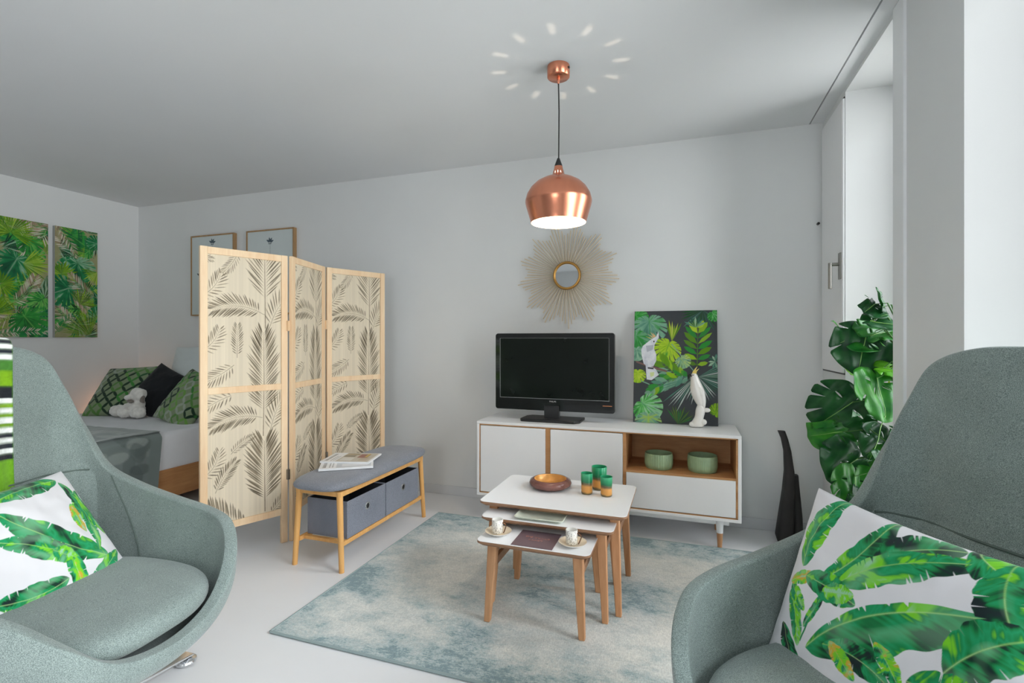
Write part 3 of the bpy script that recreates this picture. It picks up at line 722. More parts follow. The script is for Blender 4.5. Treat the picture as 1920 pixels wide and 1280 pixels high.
# ------------------------------------------------------------------ bench with fabric bins
t = thing('storage_bench', 'bamboo bench with a grey padded seat standing beside the folding screen', 'bench', (-1.815, 2.56, 0))
def P_(mb, name, m, par=None, **k): return mb.build(name, m, par or t, world=True, **k)
bx0, bx1, by0, by1 = -1.965, -1.665, 2.135, 2.99
def seatring(sc, z, grow=0):
    out = []
    for k in range(64):
        a = 2 * math.pi * k / 64; ca, sa = math.cos(a), math.sin(a); e = .34
        X = math.copysign(abs(ca) ** .55, ca) * (.175 + grow); Y = math.copysign(abs(sa) ** e, sa) * (.495 + grow)
        out.append(Vector((-1.815 + X * sc, 2.57 + Y * sc, z)))
    return out
P_(MB().rings([seatring(.94, .412), seatring(1.0, .422), seatring(1.02, .437), seatring(1.0, .452), seatring(.93, .465), seatring(.75, .472), seatring(.4, .475), seatring(.05, .476)]), 'seat_cushion', M['benchfab'], ang=80, subsurf=1)
zt = .411
fr = MB(); fr.box(bx1 - .03, bx1 - .006, by0, by1, zt - .026, zt).box(bx0 + .006, bx0 + .03, by0, by1, zt - .026, zt).box(bx0 + .03, bx1 - .03, by0, by0 + .024, zt - .026, zt).box(bx0 + .03, bx1 - .03, by1 - .024, by1, zt - .026, zt)
P_(fr, 'seat_frame', M['bamboo'], bevel=.002)
for sx in (0, 1):
    for sy in (0, 1):
        X = bx1 if sx else bx0; Y = by1 if sy else by0
        top = Vector((X + (-.022 if sx else .022), Y + (.012 if not sy else -.012), zt)); bot = Vector((X + (.0 if sx else -.0), Y + (-.0 if not sy else .0), .0))
        P_(MB().tube([bot, top], [.0135, .0165], 16), 'leg', M['bamboo'])
zr = .135
lo = MB(); lo.box(bx1 - .026, bx1 - .008, by0 + .01, by1 - .01, zr - .011, zr + .011).box(bx0 + .008, bx0 + .026, by0 + .01, by1 - .01, zr - .011, zr + .011)
for yy in (by0 + .05, 2.56, by1 - .05): lo.box(bx0 + .026, bx1 - .026, yy - .012, yy + .012, zr - .009, zr + .009)
P_(lo, 'lower_rack', M['bamboo'], bevel=.002)
def bin_(y0, y1, label):
    b = MB(); xa_, xb_ = bx0 + .03, bx1 - .012; z0_, z1_ = zr + .013, .345; th = .005
    b.box(xb_ - th, xb_, y0, y1, z0_, z1_).box(xa_, xa_ + th, y0, y1, z0_, z1_).box(xa_ + th, xb_ - th, y0, y0 + th, z0_, z1_).box(xa_ + th, xb_ - th, y1 - th, y1, z0_, z1_).box(xa_ + th, xb_ - th, y0 + th, y1 - th, z0_, z0_ + th)
    o = b.build('storage_bin', M['binfab'], origin=((xa_ + xb_) / 2, (y0 + y1) / 2, z0_), bevel=.002)
    tag(o, label, 'storage bin', 'grey fabric bins in the bench')
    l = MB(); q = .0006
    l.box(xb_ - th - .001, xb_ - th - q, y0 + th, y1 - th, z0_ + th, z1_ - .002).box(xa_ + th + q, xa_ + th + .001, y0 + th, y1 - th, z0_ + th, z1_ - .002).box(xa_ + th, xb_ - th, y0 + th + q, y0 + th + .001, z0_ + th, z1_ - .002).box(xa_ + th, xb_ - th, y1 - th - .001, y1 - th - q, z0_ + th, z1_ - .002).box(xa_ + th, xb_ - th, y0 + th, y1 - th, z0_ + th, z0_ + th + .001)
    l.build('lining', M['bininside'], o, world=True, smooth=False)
    yc = (y0 + y1) / 2; zc = z0_ + (z1_ - z0_) * .62; rings = []
    for k in range(25):
        a = 2 * math.pi * k / 24; er = Vector((0, math.cos(a), math.sin(a))); c_ = Vector((xb_ + .001, yc, zc)) + er * .017
        rings.append([c_ + er * .0045 * math.cos(w) + Vector((1, 0, 0)) * .003 * math.sin(w) for w in [2 * math.pi * j / 8 for j in range(8)]])
    MB().rings(rings, cap=False).build('eyelet', M['chrome'], o, world=True)
    MB().tube([(xb_ + .0005, yc, zc), (xb_ + .0028, yc, zc)], .0135, 20).build('eyelet_hole', M['black'], o, world=True)
bin_(2.195, 2.552, 'grey fabric bin in the near half of the bench')
bin_(2.558, 2.935, 'grey fabric bin in the far half of the bench')

# ------------------------------------------------------------------ black blade sculpture
def blade(path, name, parent, tk=.0):
    rings = []
    for (x, z, w, d) in path:
        n = 16; rings.append([Vector((x + w / 2 * math.copysign(abs(math.cos(a)) ** .6, math.cos(a)), 3.36 + tk + d / 2 * math.copysign(abs(math.sin(a)) ** .6, math.sin(a)), z)) for a in [2 * math.pi * k / n for k in range(n)]])
    return MB().rings(rings).build(name, M['matteblack'], parent, world=True, ang=50)
t = thing('blade_sculpture', 'tall black sculpture of two curved blades standing on the floor in the window corner', 'sculpture', (.585, 3.33, 0))
blade([(.565, 0, .080, .13), (.560, .03, .088, .135), (.572, .15, .080, .12), (.585, .30, .066, .10), (.588, .42, .052, .08), (.578, .54, .040, .06), (.563, .61, .037, .05), (.547, .655, .040, .04)], 'tall_blade', t, -.03)
blade([(.625, 0, .062, .12), (.630, .05, .064, .125), (.630, .15, .060, .11), (.628, .25, .048, .09), (.628, .33, .034, .07), (.628, .392, .026, .05)], 'short_blade', t, .0)
# ------------------------------------------------------------------ folding screen (three panels)
WOV = LA((222, 209, 186))
FC = [LA((120, 106, 84)), LA((98, 86, 66)), LA((78, 66, 48)), LA((140, 126, 102))]
def screen_art(seed, W=.375, H=.70, lower=False):
    P = Paint(W, H, 225, WOV)
    st = vnoise(P.X / W * 60, P.Y * .6, 3)[..., None]; st2 = vnoise(P.X / W * 14, P.Y * .8, 4)[..., None]
    P.img *= .90 + .12 * st + .08 * st2
    def fr(p0, p1, bend, n, ln, sd, ang, wd, t0=.1, cols=FC, gap=.003, shape=.55, stem=.0025):
        frond_paint(P, (p0[0] * W, p0[1] * H), (p1[0] * W, p1[1] * H), bend, n, ln, cols, seed + sd, ang, wd, stem, t0, .92, gap, shape, FC[0])
    D = FC[:3]
    if not lower:
        fr((.77, .45), (.755, 1.22), 0, 20, .150, 1, 46, .0075, .33, D, .005, .35, .0045)      # tall, cropped by the top rail
        fr((.75, .56), (.07, .585), -.13, 21, .088, 2, 60, .0068, .12, D)                        # sideways
        fr((.84, .47), (1.10, .72), .06, 11, .105, 3, 50, .0070, .08)                            # right edge
        fr((.40, 1.04), (.20, .87), .05, 11, .045, 4, 52, .0050, .05)
        fr((-.08, .68), (.17, .86), -.1, 10, .065, 5, 60, .0060, .05); fr((-.10, .98), (.06, .96), 0, 6, .03, 15, 50, .0045)
        fr((-.10, .27), (.15, .44), -.12, 10, .062, 6, 60, .0060, .05)
        fr((.38, .22), (.385, .47), 0, 13, .050, 7, 50, .0052, .12)
        fr((.755, -.20), (.745, .42), 0, 27, .135, 8, 46, .0078, .12, D, .005, .5, .0045)        # big one over the middle rail
        fr((.34, .165), (-.08, .03), .04, 12, .070, 9, 55, .0062, .08)
    else:
        fr((.74, .63), (.755, 1.25), 0, 22, .130, 1, 46, .0078, .36, D, .005, .30, .0045)
        fr((.30, .98), (-.10, .86), -.05, 10, .06, 12, 55, .006, .0)
        fr((.73, .78), (.06, .74), -.13, 21, .085, 2, 60, .0070, .12, D)
        fr((.84, .66), (1.08, .96), .06, 11, .095, 3, 46, .0070, .08)
        fr((.30, .52), (.60, .64), .06, 12, .040, 4, 50, .0050, .08)
        fr((-.10, .36), (.15, .56), -.14, 11, .06, 5, 60, .0060, .05)
        fr((.10, .24), (.36, .46), .04, 14, .060, 6, 48, .0062, .10, D)
        fr((.765, .01), (.755, .59), 0, 26, .160, 7, 52, .0092, .20, D, .005, .5, .005)
        fr((.50, -.05), (-.02, .16), .06, 17, .100, 8, 62, .0085, .05, D); fr((.84, -.02), (1.1, .12), 0, 9, .06, 9, 50, .007)
    return P
M['weave'] = vmat('woven_print', .75, .25, bump=.3, bscale=700)
PW = .447; stw, std = .036, .022
pU = screen_art(3); pL = screen_art(23, lower=True)
SP = [((-2.416, 1.944), (-2.234, 2.364)), ((-2.213, 2.371), (-2.325, 2.794)), ((-2.322, 2.816), (-2.141, 3.237))]
scr = thing('folding_screen', 'three panel pine folding screen printed with palm fronds, in front of the bed', 'folding screen', (-2.28, 2.59, 0))
meshes = {}
for i, ((ax_, ay_), (bx_, by_)) in enumerate(SP):
    A = Vector((ax_, ay_, 0)); B = Vector((bx_, by_, 0)); L_ = (B - A).length; an = math.atan2(by_ - ay_, bx_ - ax_)
    T = Matrix.Translation(A) @ Matrix.Rotation(an, 4, 'Z')         # local x along the panel, -y towards the room (right side)
    ZT = 1.695; w0 = stw
    pan = MB(); pan.box(0, w0, -std / 2, std / 2, 0, ZT, T).box(L_ - w0, L_, -std / 2, std / 2, 0, ZT, T)
    fo = pan.build('panel_frame', M['pine'], scr, world=True, bevel=.0015)
    for nm, za, zb in (('top_rail', ZT - .038, ZT - .0005), ('middle_rail', .905, .94), ('bottom_rail', .165, .203)):
        MB().box(w0 + .0003, L_ - w0 - .0003, -std / 2 + .001, std / 2 - .001, za, zb, T).build(nm, M['pine'], fo, world=True, bevel=.0015)
    for nm, P, za, zb in (('upper_weave', pU, .94, ZT - .038), ('lower_weave', pL, .203, .905)):
        def fn(U, V, za=za, zb=zb):
            x = w0 + U * (L_ - 2 * w0); y = np.full_like(U, -.003); z = za + V * (zb - za)
            p = np.stack([x, y, z, np.ones_like(x)], -1) @ np.array(T).T; return p[..., 0], p[..., 1], p[..., 2]
        def ex(U, V, za=za, zb=zb, P=P):
            x = w0 + U * (L_ - 2 * w0); y = np.full_like(U, .003); z = za + V * (zb - za)
            p = np.stack([x, y, z, np.ones_like(x)], -1) @ np.array(T).T; return p[..., 0], p[..., 1], p[..., 2], P.img
        g = grid_mesh(nm, P, fn, M['weave'], None, None, extra=ex)
        g.data.transform(wm(scr).inverted()); g.parent = scr
hm = M['slot']
for (x, y, z, m_) in ((-2.222, 2.360, .40, M['steel']), (-2.222, 2.360, 1.28, M['pine']), (-2.312, 2.803, .40, M['steel']), (-2.312, 2.803, 1.30, M['pine'])):
    MB().box(x - .008, x + .008, y - .008, y + .008, z - .03, z + .03).build('hinge', m_, scr, world=True, bevel=.001)

# ------------------------------------------------------------------ canvases
M['canvas'] = vmat('canvas_print', .75, .3, bump=.25, bscale=900)
M['canvasside'] = mat('canvas_side', lin(170, 172, 168), .85)
G1 = [LA((20, 60, 30)), LA((30, 105, 45)), LA((50, 150, 60)), LA((120, 190, 90))]
G2 = [LA((12, 60, 45)), LA((20, 95, 60)), LA((30, 130, 75)), LA((150, 190, 160))]
G3 = [LA((90, 140, 20)), LA((130, 175, 30)), LA((165, 200, 60)), LA((110, 160, 20))]
BE = [LA((175, 150, 130)), LA((195, 178, 160)), LA((150, 125, 105)), LA((210, 200, 185))]
def mono_art(kind):
    W, H = .33, .96
    P = Paint(W, H, 190, LA((150, 150, 110)))
    P.img *= (.85 + .3 * fbm(P.X * 30, P.Y * 30, 3))[..., None]
    rs = random.Random(5 + kind)
    for k in range(34):
        x, y = rs.uniform(0, W), rs.uniform(0, H); a = rs.uniform(0, 6.28)
        if k % 3 == 0: monstera_paint(P, (x, y), .14, a, [G1, G2][k % 2], k)
        else: fan_paint(P, (x, y), .13, a, a + 2.6, 16, [G1, G3, G2][k % 3], k)
    for k in range(4):
        x, y = rs.uniform(0, W), rs.uniform(0, H); a = rs.uniform(0, 6.28)
        frond_paint(P, (x, y), (x + .22 * math.cos(a), y + .22 * math.sin(a)), .1, 15, .09, [BE, G1, BE][k % 3], k, 55, .010, .003, .05, 1, .001, .5)
    if kind == 0:
        frond_paint(P, (.33, .95), (.16, .70), .1, 16, .10, BE + [G1[1]], 3, 55, .009, .003, .05, 1, .001, .5)
        monstera_paint(P, (.20, .80), .13, R(-80), G1, 1); monstera_paint(P, (.12, .63), .20, R(-115), G2, 2, 7)
        fan_paint(P, (.08, .84), .19, R(-40), R(215), 30, G3, 3); fan_paint(P, (.16, .60), .20, R(-70), R(60), 18, G3, 4)
        fan_paint(P, (.02, .42), .12, R(-100), R(100), 14, G3, 5)
        frond_paint(P, (.10, .28), (.24, .50), -.1, 18, .09, BE, 6, 60, .010, .003, .05, 1, .001, .5)
        monstera_paint(P, (.29, .32), .12, R(-140), G1 + [G2[0]], 7); monstera_paint(P, (.17, .17), .20, R(-55), G1, 8, 7)
        fan_paint(P, (-.02, .18), .16, R(0), R(100), 12, G3, 9)
        frond_paint(P, (.0, .02), (.33, .04), .05, 26, .05, [G2[2], BE[3]], 10, 70, .008, .002, .02, 1)
    else:
        frond_paint(P, (.30, .72), (.10, .99), .05, 24, .16, [G2[2], G2[1], G1[2]], 3, 45, .008, .004, .05, 1, .001, .4)
        frond_paint(P, (.05, .92), (.16, .72), .05, 14, .06, BE + [G1[1]], 4, 50, .008)
        monstera_paint(P, (.17, .66), .19, R(-75), G2 + [G1[1]], 2, 7); monstera_paint(P, (.33, .86), .10, R(170), G2, 3)
        fan_paint(P, (.05, .545), .13, R(-60), R(250), 22, G3, 5, .9); fan_paint(P, (.33, .60), .14, R(170), R(290), 12, G3, 15)
        monstera_paint(P, (.10, .43), .20, R(-155), G2, 6, 7)
        frond_paint(P, (.33, .36), (.12, .55), .1, 18, .09, BE, 7, 60, .009)
        fan_paint(P, (.19, .29), .16, R(-10), R(130), 16, [LA((120, 150, 50)), LA((90, 120, 40)), G3[1]], 8)
        monstera_paint(P, (.33, .17), .12, R(100), G2, 9)
        frond_paint(P, (.0, .03), (.14, .20), .05, 20, .06, [G2[2], BE[3]], 11, 70, .007)
        fan_paint(P, (.27, .02), .26, R(70), R(175), 26, [LA((120, 150, 50)), LA((90, 120, 40)), LA((160, 175, 90)), G3[1]], 10, .7)
    return P
def canvas_left(y0, y1, kind, label):
    z0_, z1_ = 1.218, 2.182; X = LX + .003; th = .03
    P = mono_art(kind)
    o = MB().box(X, X + th, y0, y1, z0_, z1_).build('canvas_print', M['canvasside'], origin=(LX, (y0 + y1) / 2, z0_), smooth=False, bevel=.002)
    tag(o, label, 'picture', 'leaf canvases on the left wall')
    g = grid_mesh('printed_face', P, lambda U, V: (np.full_like(U, X + th + .0008), y0 + U * (y1 - y0), z0_ + V * (z1_ - z0_)), M['canvas'])
    g.data.transform(wm(o).inverted()); g.parent = o
canvas_left(2.390, 2.722, 0, 'tall leaf canvas on the left wall with a yellow green fan leaf on top')
canvas_left(2.770, 3.100, 1, 'tall leaf canvas on the left wall, the one nearer the corner')

def parrot_art():
    W, H = .515, .735; BG = LA((62, 66, 70)); P = Paint(W, H, 330, BG)
    P.img *= (.9 + .2 * fbm(P.X * 12, P.Y * 12, 3))[..., None]
    px = lambda x, y: ((x - 135) / 785 * W, (1130 - y) / 1040 * H)      # from the zoomed photo to the canvas
    GB = [LA((50, 100, 80)), LA((85, 140, 120)), LA((120, 165, 140)), LA((160, 195, 165))]
    LM = [LA((90, 140, 20)), LA((140, 185, 30)), LA((170, 200, 50)), LA((200, 215, 90))]
    MGn = [LA((20, 90, 35)), LA((40, 140, 50)), LA((90, 175, 90)), LA((150, 200, 160))]
    monstera_paint(P, px(150, 130), .10, R(-60), MGn[:3], 1); monstera_paint(P, px(280, 190), .16, R(-85), GB[:3] + [MGn[1]], 2)
    fan_paint(P, px(790, 90), .16, R(180), R(330), 16, [GB[0], GB[1], MGn[0]], 3, .6)
    monstera_paint(P, px(150, 320), .14, R(-100), [GB[0], MGn[1], GB[2]], 4); monstera_paint(P, px(160, 460), .08, R(-80), GB, 5)
    fan_paint(P, px(500, 380), .14, R(60), R(110), 6, LM, 6); monstera_paint(P, px(470, 410), .13, R(-110), LM[:3] + [MGn[1]], 7)
    frond_paint(P, px(735, 610), px(745, 250), 0, 8, .115, LM[:3] + [MGn[1]], 8, 72, .034, .004, .05, 1, .002, .5)
    fan_paint(P, px(720, 250), .08, R(20), R(160), 7, GB, 9)
    P.fill([px(495, 405), px(500, 398), px(745, 690), px(738, 695)], GB[2]); P.fill([px(170, 740), px(175, 730), px(290, 775), px(290, 785)], GB[2])
    monstera_paint(P, px(590, 540), .07, R(-60), [LM[0], GB[2], LM[3]], 10)
    frond_paint(P, px(620, 690), px(400, 560), .12, 8, .10, LM[:2] + [GB[1], GB[2]], 11, 55, .028, .004, .05, 1, .002, .5)
    frond_paint(P, px(700, 700), px(300, 850), -.1, 9, .09, [GB[1], GB[2], LM[1], MGn[1]], 12, 50, .030, .005, .12, 1, .002, .5)
    monstera_paint(P, px(175, 670), .075, R(-90), LM, 13)
    fan_paint(P, px(745, 700), .19, R(-125), R(35), 26, [GB[1], GB[2], LA((200, 215, 210)), GB[0]], 14, .55)
    fan_paint(P, px(720, 700), .26, R(195), R(250), 12, [GB[1], LA((190, 208, 200)), BG * 1.2], 15, .5)
    monstera_paint(P, px(230, 960), .14, R(-40), MGn + [GB[1]], 16); monstera_paint(P, px(280, 1080), .12, R(-90), [GB[1], GB[2], LM[2]], 17)
    fan_paint(P, px(560, 1130), .12, R(20), R(130), 12, [LM[0], MGn[0], MGn[1]], 18, .5); monstera_paint(P, px(900, 1020), .07, R(60), LM[:2] + MGn[:1], 19)
    fan_paint(P, px(900, 560), .05, R(0), R(300), 9, GB, 20); monstera_paint(P, px(880, 120), .06, R(-60), MGn, 21)
    # branch and the painted cockatoo
    P.fill([px(150, 560), px(240, 590), px(450, 645), px(460, 665), px(330, 640), px(235, 605), px(160, 580)], LA((120, 92, 88)))
    WH = lambda X, Y: pal(fbm(X * 40, Y * 40, 8), [LA((170, 175, 190)), LA((215, 218, 225)), LA((240, 240, 240))])
    P.fill([px(*q) for q in ((250, 600), (262, 735), (310, 740), (378, 690), (350, 640), (320, 620))], WH)
    P.fill([px(*q) for q in ((205, 460), (212, 520), (232, 590), (275, 618), (325, 612), (352, 560), (352, 500), (330, 450), (335, 410), (375, 340), (372, 280), (352, 330), (300, 360), (255, 395), (222, 420))], WH)
    for (a, b) in (((300, 355), (245, 330)), ((315, 345), (262, 305)), ((325, 340), (290, 285)), ((335, 335), (312, 292))):
        P.fill([px(*a), px(a[0] + 12, a[1] - 4), px(*b)], LA((225, 180, 120)))
    P.fill([px(250, 420), px(325, 410), px(320, 455), px(262, 480)], LA((160, 165, 178)), .7)
    P.fill([px(322, 372), px(334, 372), px(334, 386), px(322, 386)], LA((40, 40, 45)))
    P.fill([px(290, 670), px(335, 665), px(330, 700), px(300, 712)], LA((200, 215, 110)), .7)
    P.fill([px(270, 620), px(330, 625), px(325, 640), px(272, 635)], LA((70, 66, 72)))
    return P
P = parrot_art()
cx0, cx1, cz0, cz1 = -.317, .200, .6585, 1.397; cth = .02
o = MB().box(cx0, cx1, 0, cth, 0, cz1 - cz0).build('leaning_canvas', M['canvasside'], origin=(0, 0, 0), smooth=False, bevel=.002)
o.location = (0, 3.345, cz0 + .001); o.rotation_euler.x = -math.asin(.118 / .74)
tag(o, 'dark canvas with a white cockatoo among tropical leaves, leaning behind the figurine', 'picture')
o.data.transform(Matrix.Translation((-(cx0 + cx1) / 2, 0, 0))); o.location.x = (cx0 + cx1) / 2
g = grid_mesh('painted_face', P, lambda U, V: (-(cx1 - cx0) / 2 + U * (cx1 - cx0), np.full_like(U, -.0008), V * (cz1 - cz0)), M['canvas']); g.parent = o

# framed prints over the bed
def sprig_art(kind):
    W, H = .5, .72; P = Paint(W, H, 150, LA((206, 214, 214)))
    C = LA((52, 74, 88)); Gm = [LA((96, 116, 100)), C]
    def leaf(x, y, a, l, w):
        t = np.array([math.cos(a), math.sin(a)]); n = np.array([-t[1], t[0]]); p = np.array([x, y])
        P.fill([p, p + t * l * .35 + n * w, p + t * l * .75 + n * w * .6, p + t * l, p + t * l * .75 - n * w * .6, p + t * l * .35 - n * w], C)
    for (x, y) in ([(.25, .62)] if kind else [(.25, .655), (.10, .36), (.33, .30), (.2, .15)]):
        for a in (60, 100, 150, 20): leaf(x, y, R(a), .045, .010)
        leaf(x + .005, y - .02, R(60), .02, .006); leaf(x - .004, y - .02, R(120), .02, .006)
        P.fill([(x - .001, y), (x + .001, y), (x + .004, y - .12), (x + .002, y - .12)], C)
    if kind:
        frond_paint(P, (.25, .1), (.25, .45), .03, 9, .08, Gm, 4, 50, .012)
    P.img *= (.97 + .06 * fbm(P.X * 9, P.Y * 9, 2))[..., None]
    return P
M['print'] = vmat('paper_print', .5, .5, bump=0, coat=.5)
fw = wood('frame_oak', lin(150, 118, 82), lin(186, 150, 108), 'Z')
def wallframe(x0, x1, z0_, z1_, kind, label):
    y = 3.452; f = MB(); b = .012
    f.box(x0, x0 + b, y, BY - .001, z0_, z1_).box(x1 - b, x1, y, BY - .001, z0_, z1_).box(x0 + b, x1 - b, y, BY - .001, z0_, z0_ + b).box(x0 + b, x1 - b, y, BY - .001, z1_ - b, z1_)
    o = f.build('framed_print', fw, origin=((x0 + x1) / 2, BY, z0_), smooth=False, bevel=.001); tag(o, label, 'picture', 'oak framed prints over the bed')
    g = grid_mesh('paper', sprig_art(kind), lambda U, V: (x0 + b + U * (x1 - x0 - 2 * b), np.full_like(U, y + .006), z0_ + b + V * (z1_ - z0_ - 2 * b)), M['print'])
    g.data.transform(wm(o).inverted()); g.parent = o
wallframe(-4.403, -3.872, 1.421, 2.171, 0, 'oak framed pale print on the back wall, the one further left above the bed')
wallframe(-3.724, -3.190, 1.421, 2.171, 1, 'oak framed print with a dark sprig on the back wall, nearer the sunburst mirror')

# ------------------------------------------------------------------ bed
bx0, bx1, by0, by1 = -5.02, -3.38, 1.36, 3.42
t = thing('double_bed', 'double bed with a low wooden frame and white bedding in the left corner', 'bed', ((bx0 + bx1) / 2, (by0 + by1) / 2, 0))
f = MB(); f.box(bx1 - .03, bx1, by0, by1, .10, .30).box(bx0, bx0 + .03, by0, by1, .10, .30).box(bx0 + .03, bx1 - .03, by0, by0 + .03, .10, .30).box(bx0 + .03, bx1 - .03, by1 - .03, by1, .10, .30).box(bx0 + .03, bx1 - .03, by0 + .03, by1 - .03, .24, .27)
f.build('bed_frame', M['bedwood'], t, world=True, bevel=.003)
for x in (bx0 + .08, bx1 - .08):
    for y in (by0 + .08, by1 - .08): MB().box(x - .035, x + .035, y - .035, y + .035, 0, .239).build('leg', M['bedwood'], t, world=True)
m = MB(); zs = [(.272, -.005), (.30, .0), (.36, .008), (.47, .010), (.525, .004), (.548, -.012), (.556, -.04)]
def br(z, g): return [Vector((x, y, z)) for x, y in rrect(bx0 + .02 - g, bx1 - .012 + g, by0 + .02 - g, by1 - .02 + g, .07, 6)]
m.rings([br(z, g) for z, g in zs]); m.build('mattress', M['sheet'], t, world=True, ang=70, subsurf=0)
# folded blanket over the foot half
def blanket_art():
    P = Paint(2.0, 1.0, 260, LA((122, 134, 132)))
    rs = random.Random(3)
    for k in range(150):
        x, y = rs.uniform(.02, 1.93), rs.uniform(-.05, .95); a = rs.uniform(0, 6.28)
        cc = [LA((160, 170, 165)), LA((98, 110, 108)), LA((138, 149, 144)), LA((84, 96, 96))][k % 4]
        l = .11; tt = np.array([math.cos(a), math.sin(a)]); n = np.array([-tt[1], tt[0]]); p = np.array([x, y])
        P.fill([p + tt * l * math.cos(q) * .6 + n * .036 * math.sin(q) for q in np.linspace(0, 6.28, 18)[:-1]], cc, .6)
    P.fill([(0, .93), (2, .93), (2, 1), (0, 1)], LA((118, 130, 128)))
    return P
PB = blanket_art()
def bl(U, V, off=.006):
    # U runs across the bed (left to right, then down the right side), V towards the head
    s = U * 2.0; top = bx1 - bx0 - .02; x = np.minimum(bx0 + .05 + s, bx1 + .004); r_ = .05
    over = np.maximum(0, s - (bx1 - bx0 - .05)); z = .560 + off - over * 1.0
    ang = np.clip(over / r_, 0, math.pi / 2)
    x = np.where(over > 0, bx1 - .035 + r_ * np.sin(ang) + .0, bx0 + .05 + np.minimum(s, bx1 - bx0 - .05)); z = np.where(over > 0, .560 + off - r_ * (1 - np.cos(ang)) - np.maximum(0, over - r_ * math.pi / 2), .560 + off)
    y = by0 - .01 + V * (2.445 - by0) - .04 * np.clip(over * 2, 0, 1) * V
    wv = (fbm(U * 6, V * 4, 3) - .5) * .03 + .008 * np.sin(U * 26 + V * 4) * (V < .9)
    z = z + np.abs(wv) * (over <= 0); x = x + np.abs(wv) * (over > r_) * .8
    return x, y, z
M['blanket'] = vmat('blanket_cloth', .75, .3, sheen=.4, bump=.3, bscale=300)
def blx(U, V):
    x, y, z = bl(U, V, .001); return x - .004 * (U > .8), y, z, PB.img
o = grid_mesh('bed_blanket', PB, bl, M['blanket'], origin=((bx0 + bx1) / 2, 1.9, .56), extra=blx)
tag(o, 'grey green leaf patterned blanket spread over the foot of the bed', 'blanket')

# pillows -------------------------------------------------
M['cushion'] = vmat('printed_cotton', .85, .25, sheen=.15, bump=.15, bscale=700)
def pillow(name, P, s, thick, M4, label, cat, group=None, wr=1.0, seed=1, mats=None, pinch=.06, aspect=1.0, back=None):
    def base(U, V):
        u = U * 2 - 1; v = V * 2 - 1
        x = s / 2 * u * (1 - pinch * (1 - v * v) * np.abs(u) ** 3); y = s * aspect / 2 * v * (1 - pinch * (1 - u * u) * np.abs(v) ** 3)
        prof = (np.clip(1 - u ** 2, 0, 1) * np.clip(1 - v ** 2, 0, 1)) ** .42
        edge = np.clip(1 - np.maximum(np.abs(u), np.abs(v)), 0, 1)
        w = (fbm(u * 2.2 + 5, v * 2.2 + 5, seed, 3) - .5) * .020 * wr * np.clip(edge * 4, 0, 1)
        an = np.arctan2(v, u); rr = np.hypot(u, v)
        w = w + .0028 * wr * np.sin(an * 22 + 3 * np.sin(an * 5)) * np.clip(rr - .55, 0, 1) * np.clip(edge * 8, 0, 1)
        return x, y, prof, w
    def tr(x, y, z):
        p = np.stack([x, y, z, np.ones_like(x)], -1) @ np.array(M4).T; return p[..., 0], p[..., 1], p[..., 2]
    def front(U, V):
        x, y, pr_, w = base(U, V); return tr(x, y, thick / 2 * pr_ + w)
    def ex(U, V):
        x, y, pr_, w = base(U, V); a, b, c = tr(x, y, -thick / 2 * pr_ + w * 0); return a, b, c, (back if back is not None else P.img)
    o = grid_mesh(name, P, front, mats or M['cushion'], origin=tuple(M4.translation), extra=ex)
    return tag(o, label, cat, group)
def leaf_cushion(seed):
    P = Paint(1, 1, 400, LA((236, 236, 238)))
    return P
def basis(c, a, b, n):
    m = Matrix.Identity(4)
    for i, v in enumerate((a, b, n)):
        for j in range(3): m[j][i] = v[j]
    for j in range(3): m[j][3] = c[j]
    return m
def pose(x, y, z, yaw, tilt, roll):
    n = Vector((math.cos(yaw) * math.cos(tilt), math.sin(yaw) * math.cos(tilt), math.sin(tilt))); a = Vector((-math.sin(yaw), math.cos(yaw), 0)); b = n.cross(a)
    A = a * math.cos(roll) + b * math.sin(roll); B = -a * math.sin(roll) + b * math.cos(roll)
    return basis(Vector((x, y, z)), A, B, n)
